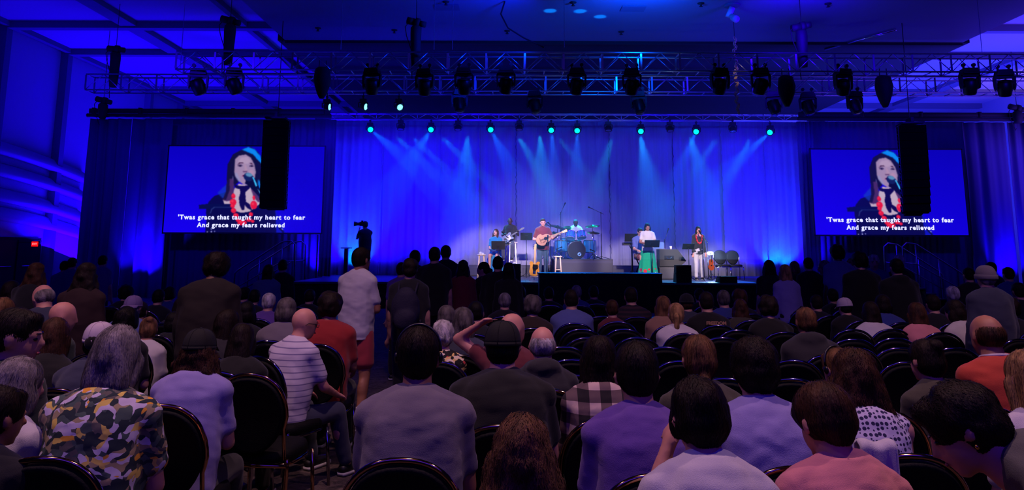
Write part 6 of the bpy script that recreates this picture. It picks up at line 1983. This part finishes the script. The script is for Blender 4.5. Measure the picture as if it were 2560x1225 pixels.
A(2420, 668, 175, std(w=.95), 'standing person in dark clothes left of the knit hat', 'dark person left of the knit hat', hair='short', hcol='black', shirt=PM['navy'], sleeve=.9)
A(672, 660, 165, std(w=.95), 'standing long-haired person by the left stage stairs', 'long-haired person by the stairs', hair='long', hcol='dark', shirt=PM['blue'], sleeve=.9)
A(708, 648, 165, std(w=1.0), 'standing short-haired person by the left stage stairs', 'short-haired person by the stairs', hair='short', hcol='black', shirt=PM['navy'], sleeve=.9)
# photographer on the stage
ph = A(913, 556, 82, std(w=.95, arms='camera', head=(.25, 0, 0)), 'photographer in black silhouetted on the stage, holding a camera to the eye', 'photographer', hair='short', hcol='black', shirt=PM['black'], sleeve=.5, base=SZ, pants=PM['black'], yaw=.5, kfix=1.02, Y=22.4)
cp = at(905, 560, 22.18); cmr = thing('camera', 'black camera with a long round lens hood held by the photographer', 'camera', tuple(cp), .5)
mb = MB(); mb.box((0, 0, 0), (.15, .09, .12)); mb.box((0, 0, .08), (.06, .06, .05)); obj('body', mb.mesh('body', (M_plast,)), cmr)
mb = MB(); mb.prof((-.04, 0, 0), (-1, .2, 0), [(0, .045), (.10, .05), (.12, .06), (.2, .075), (.2, .06)], 18); obj('lens', mb.mesh('lens', (M_plast,), True), cmr)
# print on the back of the FREEDOM shirt
def shirt_print(root, k):
    M_pr = mat('shirt_print', (196, 150, 110), .9)
    S = skel(sit(w=1.1))[2]; y = -.163
    t = obj('lettering', text_mesh('FREEDOM', .048, M_pr, bold=.002, extr=.002), root, tuple(S(.43, .04, y)), (-.05, 0, 0))
    mb = MB()
    for i in range(4): mb.box(S(.31, .04 + .03 * i, y), (.013, .004, .14), Matrix.Rotation(.08 * i, 3, 'Y'))
    for i in range(2): mb.box(S(.36, -.06 + .035 * i, y), (.02, .004, .05))
    obj('flag_print', mb.mesh('flag', (M_pr,)), root)
shirt_print(fr, 1)
# folded white cloth hung over a chair back beside the dotted top
pc = atz(2188, 1121, .97)
rg = []
for i in range(15):
    a = PI * i / 14; x_ = math.cos(a)
    yy = -.035 * x_; zz = .03 * math.sin(a) + (0 if 0 < i < 14 else 0)
    rg.append((yy, zz))
prof_ = [(-.045, -.34), (-.038, -.18)] + [(-.034 * math.cos(PI * i / 10), .028 * math.sin(PI * i / 10)) for i in range(11)] + [(.038, -.18), (.042, -.30)]
mb = MB(); inner = [(y_ * .7, z_ - .010) for y_, z_ in prof_]
loop = prof_ + inner[::-1]; rr = []
for i in range(13):
    t = i / 12; x_ = -.062 + .124 * t; k_ = 1 + .05 * math.sin(t * 14)
    rr.append([V(x_ * (1.0 + .12 * (-z_)), y_ * k_, z_ + .006 * math.sin(t * 9)) for y_, z_ in loop])
mb.rings(rr)
fc_ = tag(obj('folded_cloth', mb.mesh('cloth', (PM['white'],), True), None, tuple(pc), (0, 0, -.05)), 'pale folded cloth hung over a chair back right of the boy in pink', 'cloth')
# ------------------------------------------------------------------ chairs under seated people
occ = []
for root, short, sit_, loc, yaw, k, s, label in PEOPLE:
    if sit_ and loc.z < .01:
        c = V(loc.x, loc.y, 0); off = Matrix.Rotation(yaw, 3, 'Z') @ V(0, .015, 0)
        if any((c - o).length < .36 for o in occ):
            print('CLOSE', short, [round((c - o).length, 2) for o in occ if (c - o).length < .36])
        occ.append(c)
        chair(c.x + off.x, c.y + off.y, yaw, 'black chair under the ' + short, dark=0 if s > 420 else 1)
ZCH = .925
empt = [(1454, 824), (1468, 845), (1515, 812), (1558, 824), (1598, 845), (1657, 869), (1802, 845), (1841, 826), (1406, 868), (1604, 812), (1504, 792),
        (1702, 904), (1823, 911), (1815, 947), (1428, 900), (1442, 939), (2015, 875), (1987, 902), (1979, 948), (1941, 1004), (2133, 825), (2137, 849), (2140, 871),
        (2240, 847), (2252, 871), (2268, 906), (2391, 871), (2340, 829), (2407, 836), (1955, 809), (1947, 828), (2217, 826), (2549, 849), (2545, 885)]
seated = [(V(l.x, l.y, 0), sh) for _, sh, st_, l, *_r in PEOPLE if st_ and l.z < .01]
labs = set()
for x, y in empt:
    p = atz(x, y, ZCH); q = V(p.x, p.y + .285, 0)
    nr = min((q - o).length for o in occ)
    if nr < .34: print('skip', x, y, round(nr, 2)); continue
    occ.append(q)
    for c_, sh in sorted(seated, key=lambda t: (t[0] - q).length):
        dx, dy = q.x - c_.x, q.y - c_.y
        w_ = 'just right of' if dx > abs(dy) else 'just left of' if dx < -abs(dy) else 'ahead of' if dy > 0 else 'behind'
        lb = 'empty black chair %s the %s' % (w_, sh)
        if lb not in labs and len(lb.split()) <= 16: break
    labs.add(lb)
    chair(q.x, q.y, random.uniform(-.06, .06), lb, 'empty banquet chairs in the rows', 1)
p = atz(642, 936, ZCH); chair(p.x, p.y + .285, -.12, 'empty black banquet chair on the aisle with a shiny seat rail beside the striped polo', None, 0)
# two chairs on the stage
for x, lb in ((1810, 'left one of the two empty banquet chairs on the stage'), (1841, 'right one of the two empty banquet chairs on the stage')):
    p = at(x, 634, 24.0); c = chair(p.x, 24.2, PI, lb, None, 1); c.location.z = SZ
# ------------------------------------------------------------------ link everything
bpy.data.objects.remove(_tmp)
for o in PENDING:
    COL.objects.link(o)
print('OBJECTS', len(PENDING), 'TRIS', sum(len(m.polygons) for m in bpy.data.meshes if m.users) * 2)

cc_ = {}
for m in bpy.data.meshes:
    if m.users: cc_[m.name.split('.')[0]] = cc_.get(m.name.split('.')[0], 0) + sum(max(0, len(p.vertices) - 2) for p in m.polygons)
print('OBJECTS by mesh', sum(cc_.values()), sorted(cc_.items(), key=lambda t: -t[1])[:9])
